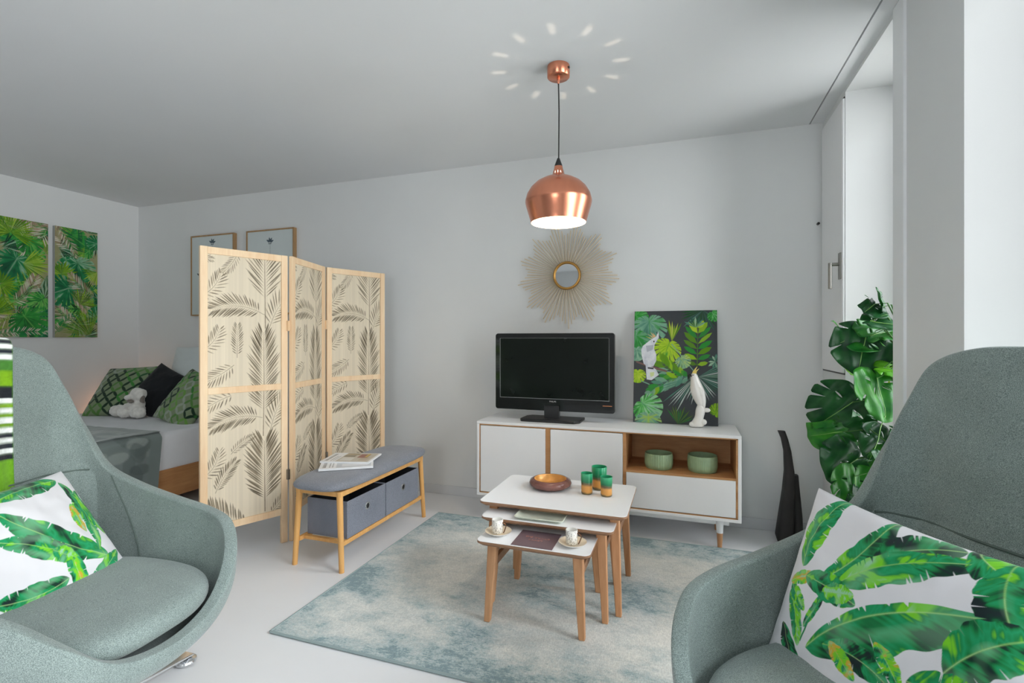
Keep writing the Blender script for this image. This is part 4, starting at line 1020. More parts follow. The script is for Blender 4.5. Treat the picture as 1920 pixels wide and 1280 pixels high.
# ------------------------------------------------------------------ cushions with banana leaves
WHT = LA((226, 225, 229))
def cushion_right():
    P = Paint(1, 1, 420, WHT); B_ = banana
    P.fill([(.228, .27), (.236, .27), (.292, .52), (.282, .52)], MG)
    B_(P, (.102, .30), (.27, .02), 0.050, .05, 11, 4, .2); B_(P, (.04, .12), (.22, -.06), 0.062, -.04, 12, 4, -.1)
    B_(P, (.10, .47), (.225, .24), 0.039, .06, 13, 3, .9); B_(P, (.09, .505), (.215, .41), 0.034, .0, 14, 2, .8)
    B_(P, (.235, .34), (.30, .56), 0.022, .0, 15, 1, .3)
    B_(P, (.13, .60), (.20, 1.02), 0.069, .08, 1, 6, .55, orange=False)
    B_(P, (.264, .60), (.44, 1.01), 0.095, -.10, 2, 6, .45, (.6, 1.1))
    B_(P, (.455, .75), (.72, .985), 0.084, .10, 3, 8, -.15)
    B_(P, (.332, .60), (.80, .955), 0.069, .07, 4, 8, .5, (.8, 1.2))
    B_(P, (.07, .50), (.24, .60), 0.034, .02, 5, 6, .9, orange=True)
    B_(P, (.17, .57), (.45, .565), 0.067, .02, 6, 3, .4); B_(P, (.28, .54), (.43, .60), 0.045, .0, 26, 2, 1.1)
    B_(P, (.272, .263), (.93, .775), 0.112, .10, 7, 7, .42, (.35, 1.35))
    B_(P, (.355, .33), (.66, .335), 0.062, .10, 8, 5, .15); B_(P, (.38, .36), (.52, .27), 0.039, .0, 28, 2, .8, orange=True)
    B_(P, (.56, .47), (.69, .35), 0.039, .05, 9, 4, .4, orange=True)
    B_(P, (.72, 1.02), (1.0, .90), 0.084, -.08, 10, 8, .35); B_(P, (.86, 1.0), (1.0, .68), 0.095, -.10, 16, 6, .25)
    B_(P, (.80, .50), (1.03, .78), 0.095, .08, 17, 5, .1); B_(P, (.70, .40), (1.0, .40), 0.101, .05, 18, 6, .3)
    B_(P, (.55, .12), (.95, .22), 0.090, -.06, 19, 6, .4); B_(P, (.40, .16), (.62, .02), 0.067, .06, 20, 5, .5)
    return P
def cushion_left():
    P = Paint(1, 1, 360, WHT); B_ = banana
    P.fill([(.55, .03), (.558, .03), (.64, .19), (.63, .19)], MG)
    B_(P, (.80, .60), (.965, .80), 0.039, .0, 30, 2, .2); B_(P, (.955, .40), (.94, .80), 0.046, .05, 27, 4, .3)
    B_(P, (.871, .925), (.44, .90), 0.094, -.06, 21, 4, .45)
    B_(P, (.835, .235), (.40, .80), 0.104, .08, 22, 6, .45)
    B_(P, (.64, .30), (.30, .63), 0.078, -.04, 24, 7, .30)
    B_(P, (.53, .22), (.13, .29), 0.078, .10, 25, 4, .4)
    B_(P, (.27, .12), (.49, .0), 0.058, .12, 29, 4, .55)
    B_(P, (.87, .90), (.79, .30), 0.052, .10, 31, 8, .55); B_(P, (.82, .70), (.80, .46), 0.039, -.05, 37, 3, 1.0, orange=True)
    B_(P, (.568, .03), (.965, .26), 0.058, .03, 32, 4, .35); B_(P, (.62, .0), (.975, .10), 0.072, -.02, 33, 4, -.1)
    B_(P, (.60, .42), (.54, .0), 0.052, .05, 34, 7, .4, orange=True); B_(P, (.52, .43), (.62, .32), 0.058, .0, 39, 2, .9)
    B_(P, (.55, .05), (.68, .17), 0.029, .0, 35, 1, .6); B_(P, (.25, .70), (.05, .95), 0.078, .05, 38, 5, .4); B_(P, (.20, .40), (.0, .60), 0.078, .05, 40, 5, .3)
    return P
pillow('leaf_cushion', cushion_right(), .485, .17, pose(.417, 1.291, .563, 3.836, .35, -.062), 'white cushion with green banana leaves in the armchair on the right, by the window', 'cushion', 'banana leaf cushions', seed=4)
pillow('leaf_cushion', cushion_left(), .465, .16, pose(-1.887, .946, .539, .162, .642, .069), 'white cushion with green banana leaves in the armchair on the left', 'cushion', 'banana leaf cushions', seed=9)

# ------------------------------------------------------------------ lounge chairs
HALF = [(-.362, 0, 1.185), (-.368, .12, 1.178), (-.386, .228, 1.130), (-.365, .285, 1.012), (-.335, .325, .880), (-.265, .350, .735), (-.125, .362, .668), (.05, .352, .632), (.21, .348, .600), (.315, .312, .570), (.385, .245, .49), (.412, .145, .395), (.425, 0, .366)]
CTRL = [Vector(p) for p in HALF] + [Vector((p[0], -p[1], p[2])) for p in HALF[1:-1][::-1]]
def rim(u):
    n = len(CTRL); q = (u % 1.0) * n; i = int(q); t = q - i
    p0, p1, p2, p3 = CTRL[i - 1], CTRL[i % n], CTRL[(i + 1) % n], CTRL[(i + 2) % n]
    return .5 * ((2 * p1) + (-p0 + p2) * t + (2 * p0 - 5 * p1 + 4 * p2 - p3) * t * t + (-p0 + 3 * p1 - 3 * p2 + p3) * t ** 3)
BC = Vector((.03, 0, .27))
def sstep(x): x = max(0, min(1, x)); return x * x * (3 - 2 * x)
def shell(u, h, off=0.0):
    r_ = rim(u); z = BC.z + (r_.z - BC.z) * h
    g = (1 - (1 - h) ** 3) ** (1 / 3)
    wu = sstep((r_.z - .76) / .12)                       # columns that belong to the back
    g *= 1 - .065 * sstep((.712 - z) / .025) * wu * sstep(h / .25)
    p = Vector((BC.x + (r_.x - BC.x) * g, BC.y + (r_.y - BC.y) * g, z))
    if off:
        d = Vector((BC.x - p.x, -p.y, 0)); d.normalize(); p += d * off
    return p
def hz(u, z): r_ = rim(u); return (z - BC.z) / (r_.z - BC.z)
NU, NT = 120, 40
def make_chair(label):
    t = thing('lounge_chair', label, 'armchair', (0, 0, 0), group='grey green lounge chairs')
    s = MB(); vs = [tuple(BC)]; fs = []
    for j in range(1, NT + 1):
        h = (j / NT) ** 1.35
        for i in range(NU): vs.append(tuple(shell(i / NU, h)))
    for i in range(NU): fs.append((0, 1 + i, 1 + (i + 1) % NU))
    for j in range(NT - 1):
        for i in range(NU):
            a = 1 + j * NU + i; b = 1 + j * NU + (i + 1) % NU; fs.append((a, a + NU, b + NU, b))
    me = bpy.data.meshes.new('shell'); me.from_pydata(vs, [], fs); me.update(); me.shade_smooth()
    o = link_mesh('shell', me, M['chairfab'], t)
    bm = bmesh.new(); bm.from_mesh(me); bmesh.ops.recalc_face_normals(bm, faces=bm.faces)
    # the inside has to face the sitter: bottom normal up
    bm.faces.ensure_lookup_table()
    if bm.faces[0].normal.z < 0: bmesh.ops.reverse_faces(bm, faces=bm.faces)
    bm.to_mesh(me); bm.free()
    md = o.modifiers.new('solid', 'SOLIDIFY'); md.thickness = .038; md.offset = 0.0; md.use_even_offset = False
    sb = o.modifiers.new('sub', 'SUBSURF'); sb.levels = 2; sb.render_levels = 2
    nC = len(CTRL); uj = 5.0 / nC
    def seam(pts): MB().tube(pts, .0034, 6).build('seam', M['chairseam'], t)
    us = np.linspace(-uj * .86, uj * .86, 50)
    seam([shell(u, hz(u, .714 + .006 * math.cos(u / uj * 1.5)), .0262) for u in us])
    for s_ in (1, -1):
        u0 = s_ * uj * 1.05
        seam([shell(u0 + s_ * .004 * k, max(.05, hz(u0 + s_ * .004 * k, z)), .0205) for k, z in enumerate(np.linspace(rim(u0).z - .02, .42, 12))])
    # base
    MB().tube([(BC.x, 0, .045), (BC.x, 0, .262)], .028, 24).build('column', M['chrome'], t)
    for k in range(4):
        a = R(86 + 90 * k); d = Vector((math.cos(a), math.sin(a), 0)); pn = Vector((-d.y, d.x, 0)); c0 = Vector((BC.x, 0, 0)); rings = []
        for q, w, z, th in ((.0, .030, .062, .016), (.18, .027, .050, .012), (.405, .025, .026, .008)):
            c_ = c0 + d * q; rings.append([c_ + pn * (w * i_) + Vector((0, 0, z + th * j_)) for i_, j_ in ((-1, 0), (1, 0), (1, 1), (-1, 1))])
        lg = MB().rings(rings).build('base_leg', M['chrome'], t, bevel=.002)
        c_ = c0 + d * .392
        MB().lathe([(0, .004), (.022, .0005), (.034, .004), (.036, .010), (.034, .016), (.022, .023), (0, .0235)], 28, (c_.x, c_.y, 0)).build('glide', M['chrome'], lg, ang=30)
    return t
def make_seat(label):
    pl = []
    N_ = 72
    for k in range(N_):
        a = 2 * math.pi * k / N_; ca, sa = math.cos(a), math.sin(a)
        x = .04 + (.368 if ca > 0 else .27) * math.copysign(abs(ca) ** .72, ca); y = .285 * math.copysign(abs(sa) ** .72, sa) * (1 - .10 * max(0, -ca))
        pl.append((x, y))
    def rg_(sc, z): return [Vector((.04 + (x - .04) * sc, y * sc, z + .012 * max(0, (x - .15)) / .2 * 0)) for x, y in pl]
    b = MB().rings([rg_(.84, .366), rg_(.94, .370), rg_(.985, .388), rg_(1.0, .410), rg_(.985, .430), rg_(.94, .444), rg_(.84, .452), rg_(.6, .458), rg_(.3, .461), rg_(.02, .462)])
    o = b.build('seat_cushion', M['chairfab'], origin=(0, 0, 0), ang=80, subsurf=1); return tag(o, label, 'cushion', 'lounge chair seat cushions')
CH = [(-1.764, .956, .102), (.446, 1.230, 3.758)]
c1 = make_chair('grey green lounge chair on the left, with a striped throw over its high back')
s1 = make_seat('round edged seat cushion in the left lounge chair, under the leaf cushion')
c2 = copy_tree(c1); c2['label'] = 'grey green lounge chair on the right, in front of the windows'
s2 = s1.copy(); COL.objects.link(s2); s2['label'] = 'round edged seat cushion in the right lounge chair, cut by the lower photo edge'
for o, s, (x, y, a) in ((c1, s1, CH[0]), (c2, s2, CH[1])):
    o.location = (x, y, 0); o.rotation_euler.z = a; s.location = (x, y, 0); s.rotation_euler.z = a

# striped throw over the left chair's back
def throw_art():
    P = Paint(.46, 1.16, 90, LA((70, 120, 40)))
    bands = [(.020, (235, 238, 235)), (.016, (38, 42, 52)), (.020, (235, 238, 235)), (.016, (38, 42, 52)), (.020, (235, 238, 235)), (.036, (70, 125, 50)), (.05, (120, 165, 30)), (.04, (36, 38, 44)), (.018, (235, 238, 235)), (.014, (120, 160, 40)), (.018, (235, 238, 235)), (.014, (110, 150, 40)), (.018, (235, 238, 235)), (.014, (110, 150, 40)), (.018, (235, 238, 235)), (.016, (40, 44, 52)), (.018, (235, 238, 235)), (.016, (40, 44, 52)), (.018, (235, 238, 235)), (.02, (36, 38, 44)), (.10, (110, 165, 35))]
    y = .58
    while y > 0:
        for w_, c in bands: P.fill([(0, y - w_), (.46, y - w_), (.46, y), (0, y)], LA(c)); y -= w_
    y = .58
    while y < 1.16:
        for w_, c in bands: P.fill([(0, y + w_), (.46, y + w_), (.46, y), (0, y)], LA(c)); y += w_
    P.img *= (.85 + .3 * vnoise(P.X * 160, P.Y * 160, 3))[..., None]
    return P
PT = throw_art()
def throw_fn(U, V, off=.0):
    X = np.empty_like(U); Y = np.empty_like(U); Z = np.empty_like(U)
    for idx in np.ndindex(U.shape):
        u = U[idx]; v = V[idx]
        uu = -.030 + (u - .5) * .13; s = (v - .5) * 1.16                 # s > 0 behind the back, s < 0 on the seat side
        r_ = rim(uu)
        wob = .004 * math.sin(u * 30 + v * 6)
        d = min(abs(s), 10)
        rr = .026 + off
        arc = rr * math.pi / 2
        if d < arc:
            a = d / rr; p = Vector((r_.x, r_.y, r_.z)) + Vector((math.copysign(rr * math.sin(a), -s), 0, rr * math.cos(a) - .003))
        else:
            z = r_.z - (d - arc); h = max(.05, (z - BC.z) / (r_.z - BC.z)); p = shell(uu, h); sg = 1 if s < 0 else -1
            p = p + Vector((sg * (rr + wob + .004 * sstep((d - .1) / .2)), 0, 0))
        X[idx], Y[idx], Z[idx] = p
    return X, Y, Z
def throw_ex(U, V):
    a, b, c = throw_fn(U, V, -.004); return a, b, c, PT.img
g = grid_mesh('throw_blanket', PT, throw_fn, vmat('crochet', .95, .1, sheen=.3, bump=.8, bscale=220), extra=throw_ex)
g.location = (CH[0][0], CH[0][1], 0); g.rotation_euler.z = CH[0][2]
tag(g, 'green black and white striped crocheted throw hanging over the back of the left chair', 'throw blanket')

# ------------------------------------------------------------------ magazines on the bench
def mag_art(kind):
    P = Paint(.22, .29, 150, LA((236, 236, 238)))
    F = lambda x0, y0, x1, y1, c: P.fill([(x0, y0), (x1, y0), (x1, y1), (x0, y1)], LA(c))
    if kind == 0:
        F(.006, .012, .214, .205, (196, 188, 174)); F(.03, .03, .12, .08, (186, 170, 150)); F(.10, .05, .19, .11, (150, 92, 84)); F(.12, .055, .20, .07, (206, 180, 60))
        F(.03, .12, .10, .19, (214, 210, 204)); F(.12, .13, .16, .20, (120, 108, 84)); F(.17, .12, .205, .2, (160, 140, 100))
    else:
        F(.006, .012, .214, .20, (196, 200, 206)); F(.03, .03, .09, .17, (222, 222, 226)); F(.11, .05, .2, .10, (90, 80, 84)); F(.12, .12, .2, .18, (150, 130, 130))
    rs = random.Random(kind + 2)
    for line, y in enumerate((.255, .232, .216)):
        x = .02
        while x < (.19 if line == 0 else .13):
            w = rs.uniform(.006, .014); hgt = .018 if line == 0 else .006
            P.fill([(x, y), (x + w, y), (x + w * .8, y + hgt), (x + w * .2, y + hgt)], LA((70, 76, 84))); x += w + .004
    return P
def magazine(kind, p0, ang, z, th, label):
    """p0 the corner of the spine and the foot; ang the direction of the spine"""
    o = MB().box(0, .22, 0, .29, 0, th).build('magazine', M['trimw'], origin=(0, 0, 0), smooth=False, bevel=.001)
    g = grid_mesh('cover', mag_art(kind), lambda U, V: (.001 + U * .218, .001 + V * .288, np.full_like(U, th + .0004)), vmat('magazine_print', .3, .5, bump=0)); g.parent = o
    o.location = (p0[0], p0[1], z); o.rotation_euler.z = ang; return tag(o, label, 'magazine', 'magazines on the bench')
# long edge of both lies about along the bench; masthead to the near left
magazine(1, (-1.655, 2.395), R(124), .476, .012, 'white spined magazine lying at the bottom on the bench seat')
magazine(0, (-1.705, 2.425), R(105), .4885, .009, 'magazine with a beige and yellow cover photo lying on top of the other')

# ------------------------------------------------------------------ bed pillows and plush dog
def circle_art(seed):
    P = Paint(1, 1, 150, LA((124, 140, 108))); rs = random.Random(seed)
    cols = [LA((24, 50, 34)), LA((58, 124, 52)), LA((84, 128, 62)), LA((150, 160, 145)), LA((40, 84, 50)), LA((24, 50, 34)), LA((104, 150, 70))]
    n = 5; r_ = .104
    lens = []
    for i in range(-1, n + 1):
        for j in range(-1, n + 1):
            cx_, cy_ = (i + .5) / n, (j + .5) / n; c = cols[rs.randrange(len(cols))]
            for k in range(4):                                   # four petals make each ring
                a = R(45 + 90 * k); ex, ey = cx_ + .072 * math.cos(a), cy_ + .072 * math.sin(a); pts = []
                cc = c if rs.random() < .8 else cols[rs.randrange(len(cols))]
                for q in np.linspace(0, 2 * math.pi, 18)[:-1]:
                    l, w_ = .074 * math.cos(q), .024 * math.sin(q) + 0.0; b_ = a + R(90); pts.append((ex + l * math.cos(b_) - w_ * math.sin(b_), ey + l * math.sin(b_) + w_ * math.cos(b_)))
                P.fill(pts, cc)
    return P
pillow('patterned_pillow', circle_art(2), .50, .15, pose(-4.60, 2.98, .752, R(-78), R(38), R(4)), 'green pillow with a ring pattern on the bed, against the left end', 'pillow', 'ring patterned pillows', seed=3)
pillow('patterned_pillow', circle_art(7), .46, .15, pose(-3.72, 2.90, .725, R(-92), R(34), R(-14)), 'green pillow with a ring pattern on the bed, half hidden behind the folding screen', 'pillow', 'ring patterned pillows', seed=5)
Pb = Paint(1, 1, 60, LA((16, 19, 24))); pillow('black_pillow', Pb, .44, .13, pose(-4.25, 3.06, .742, R(-70), R(32), R(-26)), 'black pillow leaning behind the white plush dog on the bed', 'pillow', seed=6)
Pw = Paint(1, 1, 80, LA((208, 214, 214))); pillow('white_pillow', Pw, .66, .16, pose(-4.10, 3.27, .88, R(-92), R(16), R(4)), 'large white pillow standing against the back wall on the bed', 'pillow', seed=8, aspect=.85)
fur = mat('white_plush', (.72, .70, .66), .95, var=.1, nscale=40, bump=1.0, bscale=90, sheen=.6); furg = mat('grey_plush', lin(120, 112, 104), .95, var=.15, nscale=40, bump=1.0, bscale=90, sheen=.5)
t = thing('plush_dog', 'white and grey plush dog lying on the bed in front of the black pillow', 'plush toy', (-4.30, 2.86, .565))
def puff(parts, name, m):
    b = MB()
    for c, r_, sc in parts: b.sphere(c, r_, 20, 14, sc)
    o = b.build(name, m, t)
    rm = o.modifiers.new('rm', 'REMESH'); rm.mode = 'VOXEL'; rm.voxel_size = .008; rm.use_smooth_shade = True
    tx = bpy.data.textures.new('fluff', 'CLOUDS'); tx.noise_scale = .03; d = o.modifiers.new('d', 'DISPLACE'); d.texture = tx; d.strength = .022; d.mid_level = .5
    return o
puff([((0, 0, .055), .07, (1.7, 1.0, .85)), ((-.13, -.03, .045), .055, (1, 1, .85)), ((.12, -.04, .042), .055, (1.2, .9, .8)), ((.02, -.07, .045), .05, (1, 1, .9)), ((.06, 0, .10), .055, (1, 1, 1))], 'body', fur)
puff([((.085, -.01, .185), .062, (1.0, .9, .85)), ((.05, -.055, .165), .03, (1, 1.2, .8)), ((.08, -.01, .13), .04, (1, 1, 1))], 'head', fur)
puff([((.022, -.03, .165), .028, (.7, .6, 1.4))], 'ear', furg); puff([((.135, -.01, .15), .03, (.8, .6, 1.2))], 'ear', furg)
puff([((.07, -.062, .135), .026, (1.3, .8, .6))], 'beard', furg)
# small warm lamp low in the gap between bed and left wall
t = thing('bedside_lamp', 'small warm lamp glowing low behind the bed at the left wall', 'lamp', (-5.09, 3.22, 0))
MB().lathe([(0, 0), (.035, 0), (.035, .02), (.008, .03), (.008, .50), (.02, .505)], 20).build('stand', M['steel'], t)
MB().sphere((0, 0, .545), .04, 16, 12).build('globe', mat('warm_globe', (1, .8, .6), .5, emit=((1, .5, .26), 14.0)), t)

# ------------------------------------------------------------------ cockatoo figurine
t = thing('cockatoo_figurine', 'white cockatoo figurine with a yellow crest standing on the sideboard before the painting', 'figurine', (.085, 3.275, .6585))
X3 = Vector((1, 0, 0)); Y3 = Vector((0, 1, 0))
def el(c, a, b): return (c, X3 * a, Y3 * b)
MB().loft([el((-.010, 0, 0), .040, .030), el((-.012, 0, .02), .044, .034), el((-.004, 0, .045), .028, .026), el((.006, 0, .075), .026, .024), el((.008, 0, .10), .030, .026), el((.012, 0, .125), .026, .024), el((.01, 0, .145), .016, .016)], 20).build('perch', M['ceramic'], t, ang=80, subsurf=1)
MB().sphere((-.035, -.008, .018), .022, 14, 10, (1, .9, .8)).sphere((.045, -.002, .108), .020, 14, 10, (1.1, .8, .7)).sphere((.028, -.01, .035), .018, 12, 8).build('perch_knots', M['ceramic'], t)
MB().loft([el((.022, .006, .09), 0.0071, 0.0071), el((.020, .004, .12), 0.0165, 0.0142), el((.010, 0, .155), 0.0330, 0.0283), el((-.002, 0, .20), 0.0425, 0.0342), el((-.012, 0, .24), 0.0401, 0.0319), el((-.018, 0, .275), 0.0295, 0.0260), el((-.024, 0, .298), 0.0248, 0.0224), el((-.028, 0, .318), 0.0224, 0.0201), el((-.028, 0, .334), 0.0118, 0.0118)], 24).build('body', M['ceramic'], t, ang=80, subsurf=1)
for s_ in (-1, 1): MB().loft([((.030, s_ * .010, .11), X3 * .003, Y3 * .003), ((.026, s_ * .018, .15), X3 * .012, Y3 * .006), ((.012, s_ * .025, .20), X3 * .022, Y3 * .007), ((-.002, s_ * .023, .25), X3 * .012, Y3 * .006)], 14).build('wing', M['ceramic'], t, ang=80)
cy_ = mat('crest_yellow', lin(226, 206, 110), .5)
cr_ = MB()
for k, (dx, dz, l) in enumerate(((0, 0, .045), (.007, -.003, .036), (-.007, -.001, .030))):
    cr_.tube([(-.028 + dx, 0, .328 + dz), (-.022 + dx, 0, .328 + dz + l * .6), (-.010 + dx * 1.6, 0, .328 + dz + l)], [.006, .0045, .001], 8)
cr_.build('crest', cy_, t)
MB().tube([(-.044, -.010, .322), (-.059, -.012, .316), (-.062, -.012, .292)], [.012, .010, .002], 10).build('beak', M['black'], t)
for s_ in (-1, 1): MB().sphere((-.034, s_ * .0205, .322), .0032, 8, 6).build('eye', M['black'], t)

# ------------------------------------------------------------------ plants in the window recess
def leafmat(name, c1, c2):
    m = bpy.data.materials.new(name); m.use_nodes = True; nt = m.node_tree; N = nt.nodes; L = nt.links; p = N['Principled BSDF']
    tcn = N.new('ShaderNodeTexCoord'); nz = N.new('ShaderNodeTexNoise'); nz.inputs['Scale'].default_value = 14; L.new(tcn.outputs['Object'], nz.inputs['Vector'])
    rp = N.new('ShaderNodeValToRGB'); rp.color_ramp.elements[0].position = .35; rp.color_ramp.elements[1].position = .65; rp.color_ramp.elements[0].color = (*c1, 1); rp.color_ramp.elements[1].color = (*c2, 1)
    L.new(nz.outputs[0], rp.inputs[0]); L.new(rp.outputs[0], p.inputs['Base Color']); p.inputs['Roughness'].default_value = .38; p.inputs['Specular IOR Level'].default_value = .45
    tl = N.new('ShaderNodeBsdfTranslucent'); mx = N.new('ShaderNodeMixShader'); mx.inputs[0].default_value = .38
    hs = N.new('ShaderNodeHueSaturation'); hs.inputs['Hue'].default_value = .47; hs.inputs['Value'].default_value = 1.7; L.new(rp.outputs[0], hs.inputs['Color']); L.new(hs.outputs[0], tl.inputs[0])
    L.new(p.outputs[0], mx.inputs[1]); L.new(tl.outputs[0], mx.inputs[2]); L.new(mx.outputs[0], N['Material Output'].inputs[0])
    return m
ML = [leafmat('leaf_dark', lin(20, 74, 40), lin(38, 104, 50)), leafmat('leaf_mid', lin(34, 116, 44), lin(66, 150, 48)), leafmat('leaf_bright', lin(90, 170, 40), lin(130, 200, 60))]
MV = mat('leaf_vein', lin(120, 170, 80), .5)
def leaf_mesh(seed, slots=5, holes=6, cup_=.12):
    rs = random.Random(seed); pts = []; sl = []
    for k in range(slots):
        a = R(30 + k * 95 / max(1, slots) + rs.uniform(-6, 6)); sl.append(a); sl.append(-a - rs.uniform(-.1, .1))
    keep = [q for q in sl if rs.random() < .30]
    N_ = 150
    for k in range(N_):
        ph = -math.pi + 2 * math.pi * (k + .5) / N_
        r_ = (.62 + .36 * math.cos(ph * .96)) * (1 - .75 * max(0, (abs(ph) - 2.85) / .3)) * (1 + .03 * math.sin(7 * ph + seed))
        for q in keep:
            dq = abs(ph - q)
            if dq < .03: r_ *= .62
            elif dq < .07: r_ *= .96
        pts.append(Vector((r_ * math.cos(ph) , r_ * math.sin(ph) * 1.06, 0)))
    hs = []
    for k in range(holes):
        a = R(rs.uniform(22, 100)) * (1 if k % 2 else -1)
        if any(abs(a - q) < .16 for q in keep): continue
        d = rs.uniform(.22, .32); c_ = Vector((d * math.cos(a) + .08, d * math.sin(a), 0)); l, w_ = .10, .019
        hs.append([c_ + Vector((l * math.cos(q) * math.cos(a) - w_ * math.sin(q) * math.sin(a), l * math.cos(q) * math.sin(a) + w_ * math.sin(q) * math.cos(a), 0)) for q in np.linspace(0, 2 * math.pi, 11)[:-1]])
    loops = [pts] + hs; tris = tessellate_polygon(loops); vs = [p for l in loops for p in l]
    bm = bmesh.new(); bv = [bm.verts.new(v) for v in vs]
    for t_ in tris:
        try: bm.faces.new([bv[i] for i in t_])
        except Exception: pass
    for _ in range(3):
        le = [e for e in bm.edges if e.calc_length() > .12]
        if not le: break
        bmesh.ops.subdivide_edges(bm, edges=le, cuts=1); bmesh.ops.triangulate(bm, faces=bm.faces)
    for v in bm.verts:
        x, y = v.co.x, v.co.y; v.co.z = cup_ * (abs(y) ** 1.3) - .32 * cup_ * (x - .2) ** 2 * 2 + .02 * math.sin(x * 9 + seed) - .03 * math.sin(abs(y) * 14 + x * 3)
    bmesh.ops.recalc_face_normals(bm, faces=bm.faces)
    me = bpy.data.meshes.new('leaf'); bm.to_mesh(me); bm.free(); me.shade_smooth(); return me
LM_ = [leaf_mesh(k, 5 if k % 2 else 4, 6) for k in range(5)]
CR = Vector((math.cos(R(19.07)), math.sin(R(19.07)), 0)); CFv = Vector((math.sin(R(19.07)), -math.cos(R(19.07)), 0))
t = thing('monstera_plant', 'tall artificial monstera with split leaves standing in the window recess', 'plant', (.93, 2.72, 0))
MB().lathe([(0, 0), (.10, 0), (.115, .01), (.14, .26), (.145, .28), (.132, .28), (.125, .25), (0, .25)], 36).build('pot', mat('pot_grey', lin(120, 122, 122), .6), t, ang=50)
MB().lathe([(0, .252), (.124, .251)], 24).build('soil', M['soil'], t)
stem_pts = [Vector((0, 0, .25)), Vector((.01, .01, .6)), Vector((-.01, 0, .9)), Vector((.0, .01, 1.15)), Vector((-.02, 0, 1.32))]
MB().tube(stem_pts, [.014, .012, .010, .008, .004], 10).build('stem', mat('bark', lin(74, 60, 44), .9, bump=.6, bscale=60), t)
# world position of the leaf's middle, length, in-plane angle of the tip (deg, 0 = right, -90 = down), tilt up, turn, mesh, tone
LEAVES = [
 ((.770, 2.70, 1.35), .125, -150, 35, 10, 0, 0), ((.805, 2.70, 1.375), .12, 95, 10, 50, 1, 0), ((.79, 2.66, 1.275), .15, -20, 60, 0, 2, 0),
 ((.750, 2.74, 1.165), .25, -105, 12, -12, 1, 0), ((.720, 2.78, 1.205), .20, 195, 50, 15, 3, 1), ((.80, 2.72, 1.225), .18, 20, 55, 0, 0, 1),
 ((.790, 2.66, .965), .25, -95, 22, 12, 2, 1), ((.700, 2.90, .845), .27, -140, 6, -30, 4, 0), ((.645, 2.84, .735), .21, -170, 35, -10, 0, 1),
 ((.770, 2.60, .790), .31, -120, 8, 15, 3, 0), ((.690, 2.74, .605), .24, -150, 28, 0, 1, 0), ((.695, 2.66, .515), .24, -100, 10, 10, 4, 1),
 ((.745, 2.58, .525), .13, -70, 5, 30, 2, 1), ((.725, 2.86, 1.06), .10, -140, 40, 40, 2, 2), ((.85, 2.68, 1.06), .16, -30, 60, 0, 1, 2),
 ((.70, 2.60, .44), .22, -120, 30, 0, 0, 0), ((.86, 2.62, .66), .22, -60, 25, -20, 1, 1), ((.93, 2.60, .90), .22, -50, 20, -25, 3, 1), ((.97, 2.66, 1.18), .20, -10, 30, -30, 4, 1),
 ((1.0, 2.8, .75), .22, 10, 30, 30, 0, 1), ((.96, 2.85, 1.05), .2, 60, 30, 60, 2, 1), ((.83, 2.76, .70), .2, -160, 30, 5, 2, 0), ((.80, 2.55, .62), .24, -80, 15, 5, 0, 0),
]
pm = mat('petiole', lin(70, 120, 50), .6)
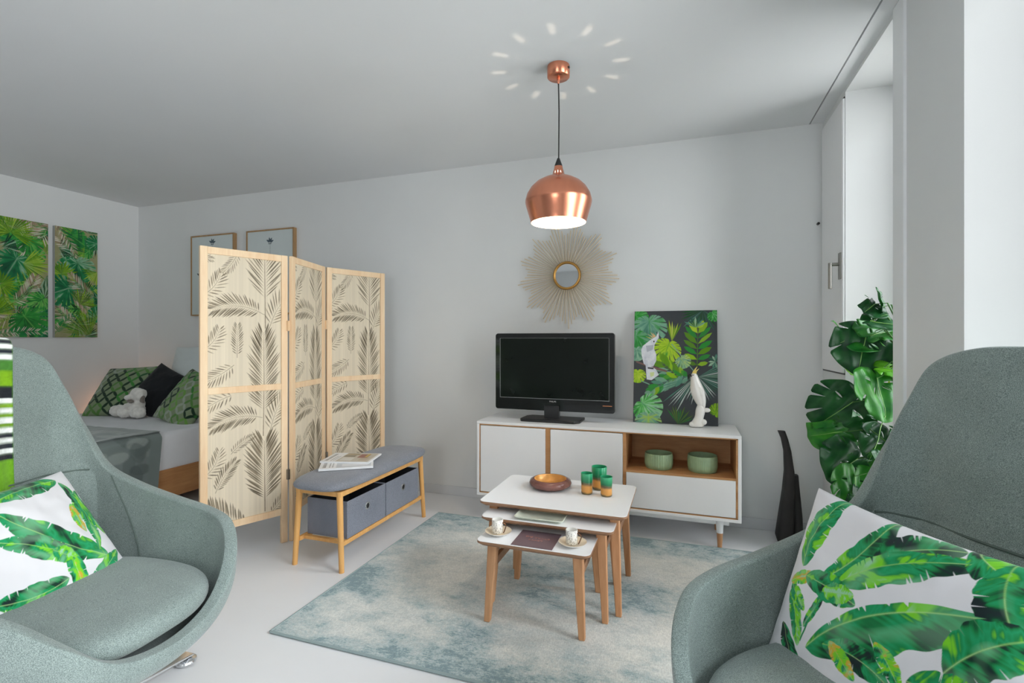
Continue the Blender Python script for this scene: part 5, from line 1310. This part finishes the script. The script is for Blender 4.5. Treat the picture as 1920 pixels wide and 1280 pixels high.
for (c_, L_, an, tilt, turn, mi, tone) in LEAVES:
    c_ = Vector(c_) + Vector((.045, .01, 0)); L_ *= .80; tiltr = R(tilt); turnr = R(turn)
    n = (CFv * math.cos(tiltr) + Vector((0, 0, 1)) * math.sin(tiltr)); n = Matrix.Rotation(turnr, 3, 'Z') @ n
    rx = Vector((0, 0, 1)).cross(n); rx.normalize(); uy = n.cross(rx)
    tip = rx * math.cos(R(an)) + uy * math.sin(R(an)); sd = n.cross(tip)
    o = bpy.data.objects.new('leaf', LM_[mi].copy()); COL.objects.link(o); o.data.materials.append(ML[tone])
    m4 = basis(c_ - tip * L_ * .30, tip * L_, sd * L_, n * L_)
    o.data.transform(wm(t).inverted() @ m4); o.parent = t
    md = o.modifiers.new('solid', 'SOLIDIFY'); md.thickness = .0012
    v = MB(); base_ = m4.translation + n * .002
    v.tube([m4 @ Vector((x, 0, .12 * 0 - .32 * .12 * (x - .2) ** 2 * 2 + .02 * math.sin(x * 9 + mi) + .012)) for x in (-.02, .2, .45, .7, .9)], [.0022, .002, .0016, .0012, .0006], 5)
    v.build('midrib', MV, o, world=True)
    wb = wm(t); zb = max(.3, min(1.25, base_.z - .06)); sp_ = wb.translation + Vector((0, 0, zb)); mdl = (sp_ + base_) / 2 + Vector((0, 0, .06))
    MB().tube([sp_, mdl, base_], [.004, .003, .002], 6).build('petiole', pm, t, world=True)
# the small-leaved plant behind it
t = thing('small_leaved_plant', 'thin twiggy plant with small yellow green leaves behind the monstera at the window', 'plant', (1.04, 2.86, 0))
MB().lathe([(0, 0), (.06, 0), (.08, .16), (.072, .16), (0, .14)], 24).build('pot', mat('pot_small', lin(150, 150, 148), .6), t)
rs = random.Random(11); tw = MB(); lf = MB()
for k in range(7):
    p = Vector((0, 0, .14)); q = Vector((rs.uniform(-.09, .05), rs.uniform(-.08, .05), rs.uniform(.95, 1.22))); m_ = (p + q) / 2 + Vector((rs.uniform(-.03, .03), rs.uniform(-.03, .03), 0)); tw.tube([p, m_, q], [.004, .003, .0015], 5)
    for j in range(16):
        f_ = rs.uniform(.55, 1); c_ = m_.lerp(q, (f_ - .5) * 2) + Vector((rs.uniform(-.05, .05), rs.uniform(-.05, .05), rs.uniform(-.02, .02))); r_ = rs.uniform(.012, .02)
        d1 = Vector((rs.uniform(-1, 1), rs.uniform(-1, 1), rs.uniform(-1, 1))).normalized(); d2 = d1.orthogonal().normalized(); n_ = d1.cross(d2)
        lf.rings([[c_ + (d1 * math.cos(a) * 1.5 + d2 * math.sin(a)) * r_ * s__ + n_ * z_ for a in np.linspace(0, 2 * math.pi, 9)[:-1]] for s__, z_ in ((.9, -.0006), (1, 0), (.9, .0006))])
tw.build('twigs', M['soil'], t); o = lf.build('foliage', leafmat('leaf_lime', lin(120, 150, 30), lin(170, 190, 60)), t)
